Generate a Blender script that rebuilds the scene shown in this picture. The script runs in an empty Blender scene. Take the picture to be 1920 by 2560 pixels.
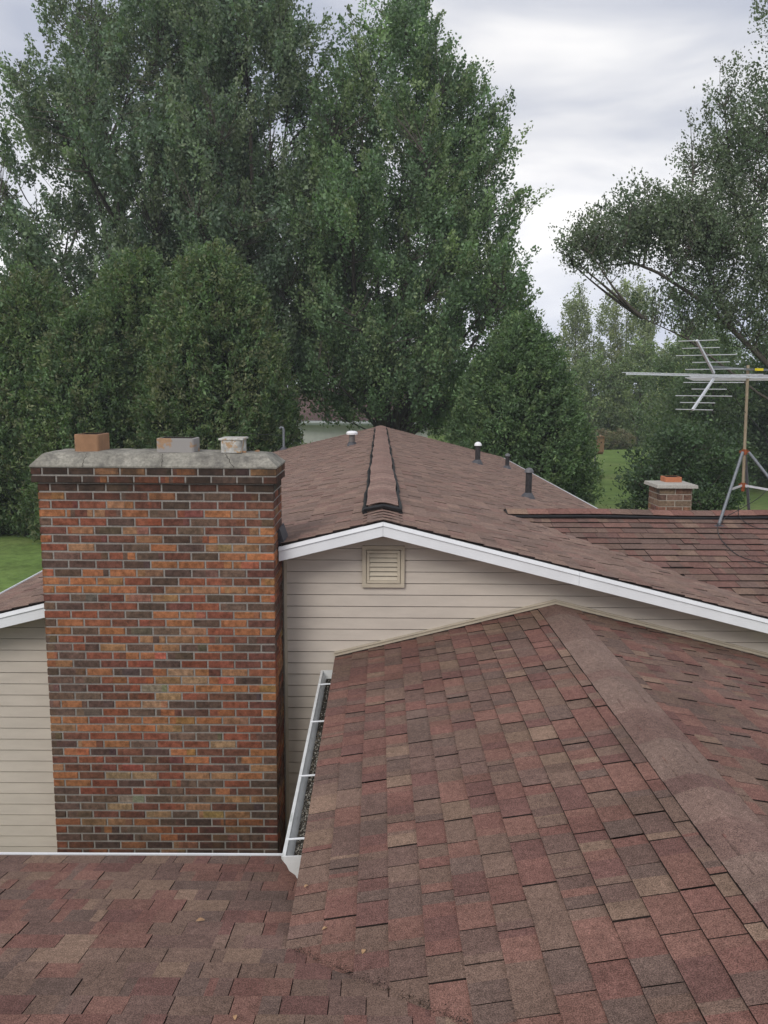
import bpy, math, random
import numpy as np
from mathutils import Vector, Matrix
R = math.radians
S = bpy.context.scene
COL = S.collection
G = -5.0                                   # ground height; the camera's eye is the origin

# ------------------------------------------------------------------ camera
F, PT, RL, YW = 2074.6, .1452, .0069, .0059
rv = Vector((math.cos(YW), -math.sin(YW), 0))
fw = Vector((math.sin(YW)*math.cos(PT), math.cos(YW)*math.cos(PT), -math.sin(PT)))
up = rv.cross(fw)
cx = rv*math.cos(RL) + up*math.sin(RL)
cy = -rv*math.sin(RL) + up*math.cos(RL)
cam_d = bpy.data.cameras.new('camera')
cam = bpy.data.objects.new('camera', cam_d); COL.objects.link(cam)
m = Matrix((cx, cy, -fw)).transposed().to_4x4(); cam.matrix_world = m
cam_d.sensor_fit = 'HORIZONTAL'; cam_d.sensor_width = 36; cam_d.lens = 36*F/1920
cam_d.clip_start = .05; cam_d.clip_end = 3000
S.camera = cam

# ------------------------------------------------------------------ world
SUN_EL, SUN_AZ = 38, 205                   # degrees; azimuth clockwise from +Y
w = bpy.data.worlds.new('World'); S.world = w; w.use_nodes = True
nt = w.node_tree; nt.nodes.clear()
def N(nt, t, **k):
    n = nt.nodes.new(t)
    for a, b in k.items():
        if a.startswith('i_'): n.inputs[a[2:].replace('_', ' ')].default_value = b
        else: setattr(n, a, b)
    return n
out = N(nt, 'ShaderNodeOutputWorld'); bg = N(nt, 'ShaderNodeBackground')
bg.inputs['Strength'].default_value = .1
sky = N(nt, 'ShaderNodeTexSky', sky_type='NISHITA', sun_disc=False)
sky.sun_elevation = R(SUN_EL); sky.sun_rotation = R(SUN_AZ)
tc = N(nt, 'ShaderNodeTexCoord')
mp = N(nt, 'ShaderNodeMapping'); mp.inputs['Scale'].default_value = (1.0, 1.0, 3.4); mp.inputs['Rotation'].default_value = (0, R(-14), 0)
mp.inputs['Location'].default_value = (.37, .1, .62)
n1 = N(nt, 'ShaderNodeTexNoise'); n1.inputs['Scale'].default_value = 2.1; n1.inputs['Detail'].default_value = 5; n1.inputs['Roughness'].default_value = .48; n1.inputs['Distortion'].default_value = .4
nt.links.new(tc.outputs['Generated'], mp.inputs['Vector']); nt.links.new(mp.outputs['Vector'], n1.inputs['Vector'])
cr = N(nt, 'ShaderNodeValToRGB')
e = cr.color_ramp.elements
e[0].position = .38; e[0].color = (4.3, 4.6, 5.5, 1)
e[1].position = .64; e[1].color = (9.0, 8.85, 8.75, 1)
x = e.new(.5); x.color = (5.9, 6.05, 6.6, 1)
nt.links.new(n1.outputs['Fac'], cr.inputs['Fac'])
sp = N(nt, 'ShaderNodeSeparateXYZ'); nt.links.new(tc.outputs['Generated'], sp.inputs[0])
mr = N(nt, 'ShaderNodeMapRange'); mr.inputs['From Min'].default_value = 0; mr.inputs['From Max'].default_value = .28; mr.inputs['To Min'].default_value = 1.32; mr.inputs['To Max'].default_value = 1.0
nt.links.new(sp.outputs['Z'], mr.inputs['Value'])
vm = N(nt, 'ShaderNodeVectorMath', operation='SCALE'); nt.links.new(cr.outputs['Color'], vm.inputs[0]); nt.links.new(mr.outputs['Result'], vm.inputs['Scale'])
n2 = N(nt, 'ShaderNodeTexNoise'); n2.inputs['Scale'].default_value = 1.3; n2.inputs['Detail'].default_value = 3
nt.links.new(mp.outputs['Vector'], n2.inputs['Vector'])
cov = N(nt, 'ShaderNodeMapRange'); cov.inputs['From Min'].default_value = .22; cov.inputs['From Max'].default_value = .36; cov.inputs['To Min'].default_value = .6; cov.inputs['To Max'].default_value = .97
nt.links.new(n2.outputs['Fac'], cov.inputs['Value'])
mx = N(nt, 'ShaderNodeMix', data_type='RGBA'); nt.links.new(cov.outputs['Result'], mx.inputs['Factor'])
nt.links.new(sky.outputs['Color'], mx.inputs[6]); nt.links.new(vm.outputs['Vector'], mx.inputs[7])
nt.links.new(mx.outputs[2], bg.inputs['Color']); nt.links.new(bg.outputs[0], out.inputs[0])

sd = bpy.data.lights.new('sun', 'SUN'); sd.energy = 1.5; sd.angle = R(25); sd.color = (1, .96, .9)
so = bpy.data.objects.new('sun', sd); COL.objects.link(so)
az = R(SUN_AZ); dirv = Vector((math.sin(az)*math.cos(R(SUN_EL)), math.cos(az)*math.cos(R(SUN_EL)), math.sin(R(SUN_EL))))
so.rotation_euler = dirv.to_track_quat('Z', 'Y').to_euler(); so.location = (0, 0, 30)
S.view_settings.view_transform = 'Standard'; S.view_settings.look = 'None'; S.view_settings.exposure = .3; S.view_settings.gamma = 1
S.cycles.max_bounces = 5; S.cycles.transparent_max_bounces = 4

# ------------------------------------------------------------------ materials
def new_mat(name):
    m = bpy.data.materials.new(name); m.use_nodes = True
    b = m.node_tree.nodes['Principled BSDF']; b.inputs['Specular IOR Level'].default_value = .3
    return m, m.node_tree, b
def ramp(nt, fac, stops):
    c = N(nt, 'ShaderNodeValToRGB'); el = c.color_ramp.elements
    for i, (p, col) in enumerate(stops):
        q = el[i] if i < 2 else el.new(p)
        q.position = p; q.color = (*col, 1) if len(col) == 3 else col
    nt.links.new(fac, c.inputs['Fac']); return c
def noise(nt, scale, detail=3, rough=.5, coord='Object', stretch=None, dist=0):
    t = N(nt, 'ShaderNodeTexCoord'); n = N(nt, 'ShaderNodeTexNoise')
    n.inputs['Scale'].default_value = scale; n.inputs['Detail'].default_value = detail; n.inputs['Roughness'].default_value = rough; n.inputs['Distortion'].default_value = dist
    o = t.outputs[coord]
    if stretch:
        mp = N(nt, 'ShaderNodeMapping'); mp.inputs['Scale'].default_value = stretch; nt.links.new(o, mp.inputs['Vector']); o = mp.outputs['Vector']
    nt.links.new(o, n.inputs['Vector']); return n
def mul(nt, a, b, fac=1.0, mode='MULTIPLY'):
    x = N(nt, 'ShaderNodeMix', data_type='RGBA', blend_type=mode); x.inputs['Factor'].default_value = fac
    nt.links.new(a, x.inputs[6]); nt.links.new(b, x.inputs[7]); return x.outputs[2]
def bump(nt, b, h, strength=.3, dist=.01):
    bp = N(nt, 'ShaderNodeBump'); bp.inputs['Strength'].default_value = strength; bp.inputs['Distance'].default_value = dist
    nt.links.new(h, bp.inputs['Height']); nt.links.new(bp.outputs[0], b.inputs['Normal'])
def g(v): return (v, v, v)
def attr_mat(name, layers, rough=.9, bmp=None, spec=.25):
    """per-face colour attribute 'col' times grain layers (scale, detail, lo, hi, p0, p1)"""
    m, nt, b = new_mat(name); b.inputs['Roughness'].default_value = rough; b.inputs['Specular IOR Level'].default_value = spec
    a = N(nt, 'ShaderNodeAttribute'); a.attribute_name = 'col'; c = a.outputs['Color']; last = None
    for (sc, de, lo, hi, p0, p1) in layers:
        n = noise(nt, sc, de, .6); r = ramp(nt, n.outputs['Fac'], [(p0, g(lo)), (p1, g(hi))]); c = mul(nt, c, r.outputs['Color']); last = n if last is None else last
    nt.links.new(c, b.inputs['Base Color'])
    if bmp: bump(nt, b, last.outputs['Fac'], *bmp)
    return m
def plain_mat(name, col, rough=.6, metal=0, layers=(), stain=None, bmp=None, spec=.3):
    m, nt, b = new_mat(name); b.inputs['Roughness'].default_value = rough; b.inputs['Metallic'].default_value = metal; b.inputs['Specular IOR Level'].default_value = spec
    rgb = N(nt, 'ShaderNodeRGB'); rgb.outputs[0].default_value = (*col, 1); c = rgb.outputs[0]; last = None
    for l in layers:
        n = noise(nt, l[0], l[1], .6, stretch=l[6] if len(l) > 6 else None)
        r = ramp(nt, n.outputs['Fac'], [(l[4], g(l[2])), (l[5], g(l[3]))]); c = mul(nt, c, r.outputs['Color']); last = last or n
    if stain:                                # (colour, scale, p0, p1, amount)
        n = noise(nt, stain[1], 5, .65, stretch=stain[5] if len(stain) > 5 else None); r = ramp(nt, n.outputs['Fac'], [(stain[2], g(0)), (stain[3], g(stain[4]))])
        x = N(nt, 'ShaderNodeMix', data_type='RGBA'); nt.links.new(r.outputs['Color'], x.inputs['Factor']); nt.links.new(c, x.inputs[6]); x.inputs[7].default_value = (*stain[0], 1); c = x.outputs[2]
    nt.links.new(c, b.inputs['Base Color'])
    if bmp and last: bump(nt, b, last.outputs['Fac'], *bmp)
    return m
M = {}
M['shingle'] = attr_mat('asphalt_shingle', [(230, 3, .52, 1.55, .38, .64), (34, 4, .80, 1.2, .3, .7), (2.3, 5, .80, 1.14, .3, .7)], .95, (.5, .004), .15)
_m = M['shingle']; _nt = _m.node_tree; _b = _nt.nodes['Principled BSDF']; _src = _b.inputs['Base Color'].links[0].from_socket
_n = noise(_nt, 120, 2, .7); _r = ramp(_nt, _n.outputs['Fac'], [(.60, g(0)), (.70, g(.55))]); _x = N(_nt, 'ShaderNodeMix', data_type='RGBA')   # pale granules
_nt.links.new(_r.outputs[0], _x.inputs['Factor']); _nt.links.new(_src, _x.inputs[6]); _a = N(_nt, 'ShaderNodeAttribute'); _a.attribute_name = 'col'
_gm = N(_nt, 'ShaderNodeMix', data_type='RGBA', blend_type='MIX'); _gm.inputs['Factor'].default_value = .45; _nt.links.new(_a.outputs['Color'], _gm.inputs[6]); _gm.inputs[7].default_value = (.27, .20, .155, 1)
_dk = N(_nt, 'ShaderNodeMath', operation='GREATER_THAN'); _sx = N(_nt, 'ShaderNodeSeparateColor'); _nt.links.new(_a.outputs['Color'], _sx.inputs[0]); _nt.links.new(_sx.outputs[0], _dk.inputs[0]); _dk.inputs[1].default_value = .05
_mm = N(_nt, 'ShaderNodeMath', operation='MULTIPLY'); _nt.links.new(_r.outputs[0], _mm.inputs[0]); _nt.links.new(_dk.outputs[0], _mm.inputs[1]); _nt.links.new(_mm.outputs[0], _x.inputs['Factor'])
_nt.links.new(_gm.outputs[2], _x.inputs[7]); _nt.links.new(_x.outputs[2], _b.inputs['Base Color'])
M['far_shingle'] = attr_mat('weathered_shingle', [(200, 2, .75, 1.25, .36, .66), (1.3, 5, .9, 1.1, .3, .7)], .95, None, .15)
M['brick'] = attr_mat('brick', [(30, 6, .60, 1.36, .34, .68), (150, 3, .8, 1.15, .3, .7), (2.2, 4, .8, 1.1, .28, .55)], .85, (.5, .004), .2)
def soot_stains(m):
    nt = m.node_tree; b = nt.nodes['Principled BSDF']; src = b.inputs['Base Color'].links[0].from_socket
    t = N(nt, 'ShaderNodeTexCoord'); sp = N(nt, 'ShaderNodeSeparateXYZ'); nt.links.new(t.outputs['Object'], sp.inputs[0])
    def mr(sock, a, b_, lo=0, hi=1):
        r = N(nt, 'ShaderNodeMapRange'); r.inputs['From Min'].default_value = a; r.inputs['From Max'].default_value = b_; r.inputs['To Min'].default_value = lo; r.inputs['To Max'].default_value = hi; nt.links.new(sock, r.inputs['Value']); return r.outputs['Result']
    def mt(op, a, b_):
        q = N(nt, 'ShaderNodeMath', operation=op); nt.links.new(a, q.inputs[0]); nt.links.new(b_, q.inputs[1]); return q.outputs[0]
    n = noise(nt, 4.5, 5, .65, stretch=(1.6, 1.6, .35)); n2 = noise(nt, 3.2, 5, .65)
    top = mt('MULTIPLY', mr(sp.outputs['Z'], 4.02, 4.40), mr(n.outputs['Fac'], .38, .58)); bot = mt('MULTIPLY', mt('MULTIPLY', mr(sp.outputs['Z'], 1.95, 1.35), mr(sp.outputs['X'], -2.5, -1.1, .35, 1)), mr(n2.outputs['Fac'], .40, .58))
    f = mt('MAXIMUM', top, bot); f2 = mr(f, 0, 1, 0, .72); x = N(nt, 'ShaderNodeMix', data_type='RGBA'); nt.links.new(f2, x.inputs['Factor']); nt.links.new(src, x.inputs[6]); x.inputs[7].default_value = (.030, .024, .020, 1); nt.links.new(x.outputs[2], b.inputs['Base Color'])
soot_stains(M['brick'])
M['mortar'] = plain_mat('mortar', (.28, .262, .24), .95, 0, [(90, 3, .75, 1.15, .3, .7), (3, 4, .75, 1.05, .3, .6)], bmp=(.4, .003))
M['concrete'] = plain_mat('concrete', (.30, .285, .245), .92, 0, [(45, 5, .66, 1.2, .3, .7), (7, 4, .7, 1.18, .3, .7)], stain=((.085, .08, .075), 5.5, .46, .68, .8), bmp=(.5, .006))
M['clay'] = plain_mat('clay_flue', (.31, .175, .10), .85, 0, [(9, 4, .8, 1.12, .3, .7)], stain=((.10, .06, .045), 6, .6, .7, .7, (2.4, 2.4, .7)))
M['clay_red'] = plain_mat('red_clay_flue', (.46, .175, .09), .85, 0, [(12, 4, .85, 1.1, .3, .7)])
M['clay_grey'] = plain_mat('mortar_smeared_flue', (.36, .23, .14), .9, 0, [(30, 4, .8, 1.12, .3, .7)], stain=((.30, .285, .275), 5, .40, .44, 1))
M['clay_white'] = plain_mat('lime_crusted_flue', (.50, .49, .46), .9, 0, [(14, 5, .55, 1.15, .35, .6)], stain=((.40, .27, .16), 6.5, .56, .6, 1))
M['soot_and_shade'] = plain_mat('soot_and_shade', (.03, .026, .022), .95)  # sooty black that also paints in the darkness of hollows
M['siding'] = plain_mat('vinyl_siding', (.555, .495, .43), .55, 0, [(2.5, 4, .9, 1.05, .3, .7, (1, 1, 4)), (.9, 3, .93, 1.04, .3, .7)], stain=((.07, .06, .05), 42, .735, .76, .9))
M['trim'] = plain_mat('tan_trim', (.50, .44, .345), .5, 0, [(6, 3, .9, 1.05, .3, .7)])
M['white'] = plain_mat('white_aluminium', (.76, .775, .80), .42, 0, [(4, 4, .93, 1.03, .3, .7)], spec=.4)
M['gutter'] = plain_mat('dirty_white_aluminium', (.72, .73, .72), .45, 0, [(12, 4, .85, 1.03, .3, .7)], stain=((.20, .22, .16), 9, .56, .74, .7, (3, .5, 1)))
M['black'] = plain_mat('black_plastic', (.018, .018, .02), .5, 0, [(20, 3, .8, 1.2, .3, .7)])
M['pipe'] = plain_mat('weathered_black_pipe', (.03, .028, .03), .6, 0, [(30, 3, .7, 1.4, .3, .7)])
M['boot'] = plain_mat('grey_flashing', (.075, .075, .085), .55, 0, [(20, 3, .8, 1.2, .3, .7)])
M['galv'] = plain_mat('galvanised_steel', (.19, .205, .225), .5, .35, [(40, 4, .75, 1.15, .3, .7)])
M['alu'] = plain_mat('bright_aluminium', (.72, .74, .77), .35, .5, [(30, 3, .85, 1.05, .3, .7)])
M['mast'] = plain_mat('tarnished_mast', (.33, .27, .19), .55, .25, [(14, 4, .75, 1.15, .3, .7, (4, 4, .6))], stain=((.22, .10, .04), 9, .55, .7, .8))
M['rust'] = plain_mat('rust', (.26, .075, .03), .9, 0, [(40, 4, .6, 1.3, .3, .7)])
M['yellow'] = plain_mat('yellow_tape', (.75, .62, .03), .5)
M['cable'] = plain_mat('black_cable', (.03, .03, .032), .45)
M['deck'] = plain_mat('dark_underlay', (.02, .017, .015), .95)
M['litter'] = attr_mat('leaf_litter', [(200, 2, .7, 1.2, .3, .7)], .95)
M['leafdry'] = plain_mat('dry_leaf', (.36, .22, .12), .8, 0, [(60, 3, .7, 1.2, .3, .7)])
M['bark'] = plain_mat('bark', (.085, .072, .06), .95, 0, [(6, 5, .6, 1.3, .3, .7, (3, 3, .6))], bmp=(.6, .03))
M['wood'] = plain_mat('weathered_wood', (.30, .19, .11), .9, 0, [(14, 4, .7, 1.15, .3, .7, (4, 4, .5))])
M['offwhite'] = plain_mat('offwhite_siding', (.66, .66, .62), .6, 0, [(3, 3, .92, 1.04, .3, .7)])
M['post'] = plain_mat('grey_post', (.26, .25, .24), .7, 0, [(10, 3, .8, 1.1, .3, .7)])
M['block_wall'] = plain_mat('foundation_block', (.25, .24, .22), .9, 0, [(6, 3, .8, 1.1, .3, .7)])  # even mid-grey with faint grain
def leaf_mat(name, transl=.3):
    m, nt, b = new_mat(name); nt.nodes.remove(b)
    o = nt.nodes['Material Output']
    a = N(nt, 'ShaderNodeAttribute'); a.attribute_name = 'col'
    d = N(nt, 'ShaderNodeBsdfPrincipled'); d.inputs['Roughness'].default_value = .55; d.inputs['Specular IOR Level'].default_value = .35
    t = N(nt, 'ShaderNodeBsdfTranslucent'); mx = N(nt, 'ShaderNodeMixShader'); mx.inputs[0].default_value = transl
    gr = N(nt, 'ShaderNodeMix', data_type='RGBA', blend_type='MULTIPLY'); gr.inputs['Factor'].default_value = 1; gr.inputs[7].default_value = (1.2, 1.5, .55, 1)
    nt.links.new(a.outputs['Color'], d.inputs['Base Color']); nt.links.new(a.outputs['Color'], gr.inputs[6]); nt.links.new(gr.outputs[2], t.inputs['Color'])
    nt.links.new(d.outputs[0], mx.inputs[1]); nt.links.new(t.outputs[0], mx.inputs[2]); nt.links.new(mx.outputs[0], o.inputs['Surface'])
    return m
M['leaf'] = leaf_mat('leaves', .3)
# lawn
m, nt, b = new_mat('lawn'); b.inputs['Roughness'].default_value = .95; b.inputs['Specular IOR Level'].default_value = .1
na = noise(nt, .18, 5, .6); nb = noise(nt, 3.5, 6, .7); nc = noise(nt, .55, 3, .5, stretch=(.18, 1, 1))
c1 = ramp(nt, na.outputs['Fac'], [(.3, (.115, .185, .05)), (.72, (.21, .245, .09)), (.5, (.145, .215, .06))])
c2 = ramp(nt, nb.outputs['Fac'], [(.3, g(.68)), (.7, g(1.25))]); c3 = ramp(nt, nc.outputs['Fac'], [(.35, g(.86)), (.65, g(1.12))])
nt.links.new(mul(nt, mul(nt, c1.outputs[0], c2.outputs[0]), c3.outputs[0]), b.inputs['Base Color']); bump(nt, b, nb.outputs['Fac'], .5, .08)
M['lawn'] = m

# ------------------------------------------------------------------ helpers
def props(o, label=None, cat=None, group=None, kind=None):
    if label: o['label'] = label
    if cat: o['category'] = cat
    if group: o['group'] = group
    if kind: o['kind'] = kind
    return o
def thing(name, label, cat, loc=(0, 0, 0), rz=0, group=None):
    o = bpy.data.objects.new(name, None); COL.objects.link(o); o.location = loc; o.rotation_euler = (0, 0, rz)
    o.empty_display_size = .2
    return props(o, label, cat, group)
def wloc(o):
    v = Vector((0, 0, 0))
    while o: v += Vector(o.location); o = o.parent
    return v
class MB:
    """mesh builder in world coordinates"""
    def __init__(s): s.v = []; s.f = []; s.c = []
    def face(s, pts, col=None):
        i = len(s.v); s.v += [tuple(p) for p in pts]; s.f.append(tuple(range(i, i+len(pts)))); s.c.append(col or (1, 1, 1))
    def hexa(s, p, col=None, skip=()):         # p: 8 points, bottom 4 then top 4
        i = len(s.v); s.v += [tuple(q) for q in p]
        for k, f in enumerate(((3, 2, 1, 0), (4, 5, 6, 7), (0, 1, 5, 4), (1, 2, 6, 5), (2, 3, 7, 6), (3, 0, 4, 7))):
            if k in skip: continue
            s.f.append(tuple(i+q for q in f)); s.c.append(col or (1, 1, 1))
    def box(s, a, b, col=None):
        (x0, y0, z0), (x1, y1, z1) = a, b
        s.hexa([(x0, y0, z0), (x1, y0, z0), (x1, y1, z0), (x0, y1, z0), (x0, y0, z1), (x1, y0, z1), (x1, y1, z1), (x0, y1, z1)], col)
    def tube(s, pts, r, n=10, cap=True, col=None):
        pts = [Vector(p) for p in pts]; rr = r if hasattr(r, '__len__') else [r]*len(pts)
        base = len(s.v); prev = None
        for k, p in enumerate(pts):
            d = (pts[min(k+1, len(pts)-1)]-pts[max(k-1, 0)]).normalized()
            a = (prev - d*prev.dot(d)) if prev is not None else d.orthogonal()
            if a.length < 1e-5: a = d.orthogonal()
            a.normalize(); prev = a; b = d.cross(a)
            for j in range(n):
                t = 2*math.pi*j/n; s.v.append(tuple(p + (a*math.cos(t)+b*math.sin(t))*rr[k]))
        for k in range(len(pts)-1):
            for j in range(n):
                s.f.append((base+k*n+j, base+k*n+(j+1) % n, base+(k+1)*n+(j+1) % n, base+(k+1)*n+j)); s.c.append(col or (1, 1, 1))
        if cap:
            s.f.append(tuple(base+j for j in range(n))[::-1]); s.c.append(col or (1, 1, 1))
            s.f.append(tuple(base+(len(pts)-1)*n+j for j in range(n))); s.c.append(col or (1, 1, 1))
    def lathe(s, c, prof, n=20, col=None):       # prof: list of (r, z)
        base = len(s.v)
        for r, z in prof:
            for j in range(n):
                t = 2*math.pi*j/n; s.v.append((c[0]+r*math.cos(t), c[1]+r*math.sin(t), c[2]+z))
        for k in range(len(prof)-1):
            for j in range(n):
                s.f.append((base+k*n+j, base+k*n+(j+1) % n, base+(k+1)*n+(j+1) % n, base+(k+1)*n+j)); s.c.append(col or (1, 1, 1))
    def prism(s, prof, axis, a, b, col=None):    # profile of 2D points extruded along axis between a and b
        def P(u, v, w): return (w, u, v) if axis == 'x' else ((u, w, v) if axis == 'y' else (u, v, w))
        n = len(prof); i = len(s.v)
        s.v += [P(u, v, a) for u, v in prof]+[P(u, v, b) for u, v in prof]
        for j in range(n): s.f.append((i+j, i+(j+1) % n, i+n+(j+1) % n, i+n+j)); s.c.append(col or (1, 1, 1))
        s.f.append(tuple(range(i, i+n))[::-1]); s.f.append(tuple(range(i+n, i+2*n))); s.c += [col or (1, 1, 1)]*2
    def build(s, name, mat, parent=None, smooth=False, bevel=0, label=None, recalc=True):
        o0 = wloc(parent) if parent else Vector((0, 0, 0))
        me = bpy.data.meshes.new(name); me.from_pydata([(a-o0.x, b-o0.y, c-o0.z) for a, b, c in s.v], [], s.f)
        at = me.attributes.new('col', 'FLOAT_COLOR', 'FACE'); at.data.foreach_set('color', np.array([(*c[:3], 1) for c in s.c], dtype=np.float32).ravel())
        if recalc:
            import bmesh
            bm = bmesh.new(); bm.from_mesh(me); bmesh.ops.recalc_face_normals(bm, faces=bm.faces); bm.to_mesh(me); bm.free()
        for mm in (mat if isinstance(mat, list) else [mat]): me.materials.append(mm)
        if smooth: me.polygons.foreach_set('use_smooth', [True]*len(me.polygons))
        o = bpy.data.objects.new(name, me); COL.objects.link(o)
        if parent: o.parent = parent
        if smooth == 'auto':
            pass
        if bevel:
            bv = o.modifiers.new('bevel', 'BEVEL'); bv.width = bevel; bv.segments = 2; bv.limit_method = 'ANGLE'
        if label: o['label'] = label
        return o
def clip(poly, a, b, c):                        # keep a*x+b*y<=c of a 2D polygon
    r = []
    for i in range(len(poly)):
        p, q = poly[i], poly[(i+1) % len(poly)]
        dp, dq = a*p[0]+b*p[1]-c, a*q[0]+b*q[1]-c
        if dp <= 0: r.append(p)
        if (dp < 0 < dq) or (dq < 0 < dp):
            t = dp/(dp-dq); r.append((p[0]+(q[0]-p[0])*t, p[1]+(q[1]-p[1])*t))
    return r

# ------------------------------------------------------------------ shingles
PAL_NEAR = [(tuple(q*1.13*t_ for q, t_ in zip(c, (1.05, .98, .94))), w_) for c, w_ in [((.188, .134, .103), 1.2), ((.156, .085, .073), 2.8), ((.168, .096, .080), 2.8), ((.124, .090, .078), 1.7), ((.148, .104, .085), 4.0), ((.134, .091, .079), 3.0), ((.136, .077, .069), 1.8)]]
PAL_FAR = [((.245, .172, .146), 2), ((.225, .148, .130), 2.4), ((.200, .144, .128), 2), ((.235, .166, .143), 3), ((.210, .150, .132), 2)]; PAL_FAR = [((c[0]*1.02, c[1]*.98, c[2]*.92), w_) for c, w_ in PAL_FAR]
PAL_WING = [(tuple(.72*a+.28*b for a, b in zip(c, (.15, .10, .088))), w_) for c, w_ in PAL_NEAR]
def pick(rng, pal):
    t = rng.random()*sum(w for _, w in pal)
    for c, w in pal:
        t -= w
        if t <= 0: break
    k = rng.uniform(.90, 1.1); return tuple(q*k for q in c)
def shingles(mb, O, U, V, L, Wd, seed, pal, exposure=.141, keep=None, lift=1.0, gap=.005, tab=(.14, .33)):
    rng = random.Random(seed); O, U, V = Vector(O), Vector(U).normalized(), Vector(V).normalized()
    Nn = U.cross(V); Nn = Nn if Nn.z > 0 else -Nn
    def P(s, t, h): return O+U*s+V*t+Nn*h
    n = int(math.ceil(Wd/exposure)); dark = (.028, .021, .019)
    for i in range(n):
        t0, t1 = i*exposure, min((i+1)*exposure+.012, Wd); s = -rng.uniform(0, .3); ph = rng.uniform(0, 6); prev_raise = 0
        while s < L:
            ln = rng.uniform(*tab); s1 = s+ln; a, b = max(s, 0), min(s1, L); full = rng.random() < .78
            if b-a > .01 and (keep is None or keep(P((a+b)/2, t0, 0))):
                j0 = t0+.0022*math.sin(s*2.1+ph)+rng.uniform(-.0016, .0016); j1 = t0+.0022*math.sin(s1*2.1+ph)+rng.uniform(-.0016, .0016)
                if i == 0: j0 = j1 = t0-.012
                rs = (.0034*lift if rng.random() < .5 else 0); hb = .0100*lift+rng.uniform(0, .002)*lift+rs + (.008 if i and rng.random() < .008 else 0); ht = .0024+rs
                if i == 0: rs = 0; hb = .011; ht = .003
                bb = b-(gap if full else 0)
                q = [P(a, j0, hb), P(bb, j1, hb), P(bb, t1, ht), P(a, t1, ht)]
                # colour blocks inside the tab
                nb = 1 if ln < .16 else rng.choice((1, 2, 2, 3)); cuts = [0]+sorted(rng.uniform(.2, .8) for _ in range(nb-1))+[1]
                for k in range(nb):
                    f0, f1 = cuts[k], cuts[k+1]
                    if f1-f0 < .03: f1 = cuts[k+1]
                    A, B = q[0].lerp(q[1], f0), q[0].lerp(q[1], f1); C_, D = q[3].lerp(q[2], f1), q[3].lerp(q[2], f0)
                    mb.face([A, B, C_, D], pick(rng, pal))
                z = -.002 if i else -.012
                mb.face([P(a, j0, z), P(bb, j1, z), q[1], q[0]], dark)
                if full:
                    mb.face([P(bb, j1, 0), P(bb, t1, 0), q[2], q[1]], dark); mb.face([P(a, t1, 0), P(a, j0, 0), q[0], q[3]], dark)
            s = s1
def slab(mb, pts, th, off=.0):
    """thin deck slab under a quad of 3D points"""
    p = [Vector(q) for q in pts]; n = (p[1]-p[0]).cross(p[3]-p[0]).normalized(); n = n if n.z > 0 else -n
    mb.hexa([q-n*(th+off) for q in p]+[q-n*off for q in p])

# ================================================================== THE HOUSE
SL = .25
XR, ZR, YF, YFAR, XE = .0319, -1.0261, 6.555, 24.5, 3.55      # main roof: ridge x/z, rake y, far end, half width
YWALL = 6.86
CX, CZ, CE = 1.497, -1.7985, -.356                           # cross gable
NZ0, NY0, NS = -2.285, 3.184, .27                             # near roof plane z = NZ0+NS*(NY0-y)
def znear(y): return NZ0+NS*(NY0-y)
NEAVE = 4.305
WY, WZ = 9.4, -1.376                                          # right wing ridge
house = thing('house', 'brown-roofed house with tan siding and a big brick chimney, filling the foreground', 'house', (0, 6, G))

# ---- main roof
cs = 1/math.hypot(1, SL); Vr = Vector((-cs, 0, SL*cs)); Vl = Vector((cs, 0, SL*cs))
mb = MB(); ze = ZR-SL*XE
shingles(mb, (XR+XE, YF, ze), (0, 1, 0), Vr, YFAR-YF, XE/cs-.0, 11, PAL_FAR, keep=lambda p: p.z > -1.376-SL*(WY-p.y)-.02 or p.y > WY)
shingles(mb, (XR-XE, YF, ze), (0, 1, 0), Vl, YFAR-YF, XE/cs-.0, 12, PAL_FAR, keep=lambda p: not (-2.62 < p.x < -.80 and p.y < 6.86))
# bent tabs right at the gable end of the ridge
rng = random.Random(5)
for k in range(4):
    y0 = YF-.012+k*.15; h = .010+.0012*k
    for sg in (-1, 1):
        for q in range(3):
            x0, x1 = q*.055, (q+1)*.055
            zf = lambda x: ZR+h-SL*x*min(1, .5+x*4)
            mb.face([(XR+sg*x0, y0, zf(x0)), (XR+sg*x1, y0, zf(x1)), (XR+sg*x1, y0+.13, zf(x1)-.006), (XR+sg*x0, y0+.13, zf(x0)-.006)], pick(rng, PAL_FAR))
            mb.face([(XR+sg*x0, y0, zf(x0)), (XR+sg*x1, y0, zf(x1)), (XR+sg*x1, y0, zf(x1)-.012), (XR+sg*x0, y0, zf(x0)-.006)], (.06, .042, .036))
roof = mb.build('roof', M['shingle'], house, label='long main gable roof of brown shingles with a raised ridge vent', recalc=False)
d = MB()
for sg in (1, -1):
    if sg == 1: slab(d, [(XR, YF+.02, ZR), (XR+XE, YF+.02, ze), (XR+XE, YFAR-.01, ze), (XR, YFAR-.01, ZR)], .03, .004)
    else:
        slab(d, [(XR, 6.87, ZR), (XR-XE, 6.87, ze), (XR-XE, YFAR-.01, ze), (XR, YFAR-.01, ZR)], .03, .004)
        for xa, xb in ((XR, -.80), (-2.645, XR-XE)):
            slab(d, [(xa, YF+.02, ZR-SL*abs(xa-XR)), (xb, YF+.02, ZR-SL*abs(xb-XR)), (xb, 6.87, ZR-SL*abs(xb-XR)), (xa, 6.87, ZR-SL*abs(xa-XR))], .03, .004)
d.build('roof_deck', M['deck'], roof)
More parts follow.
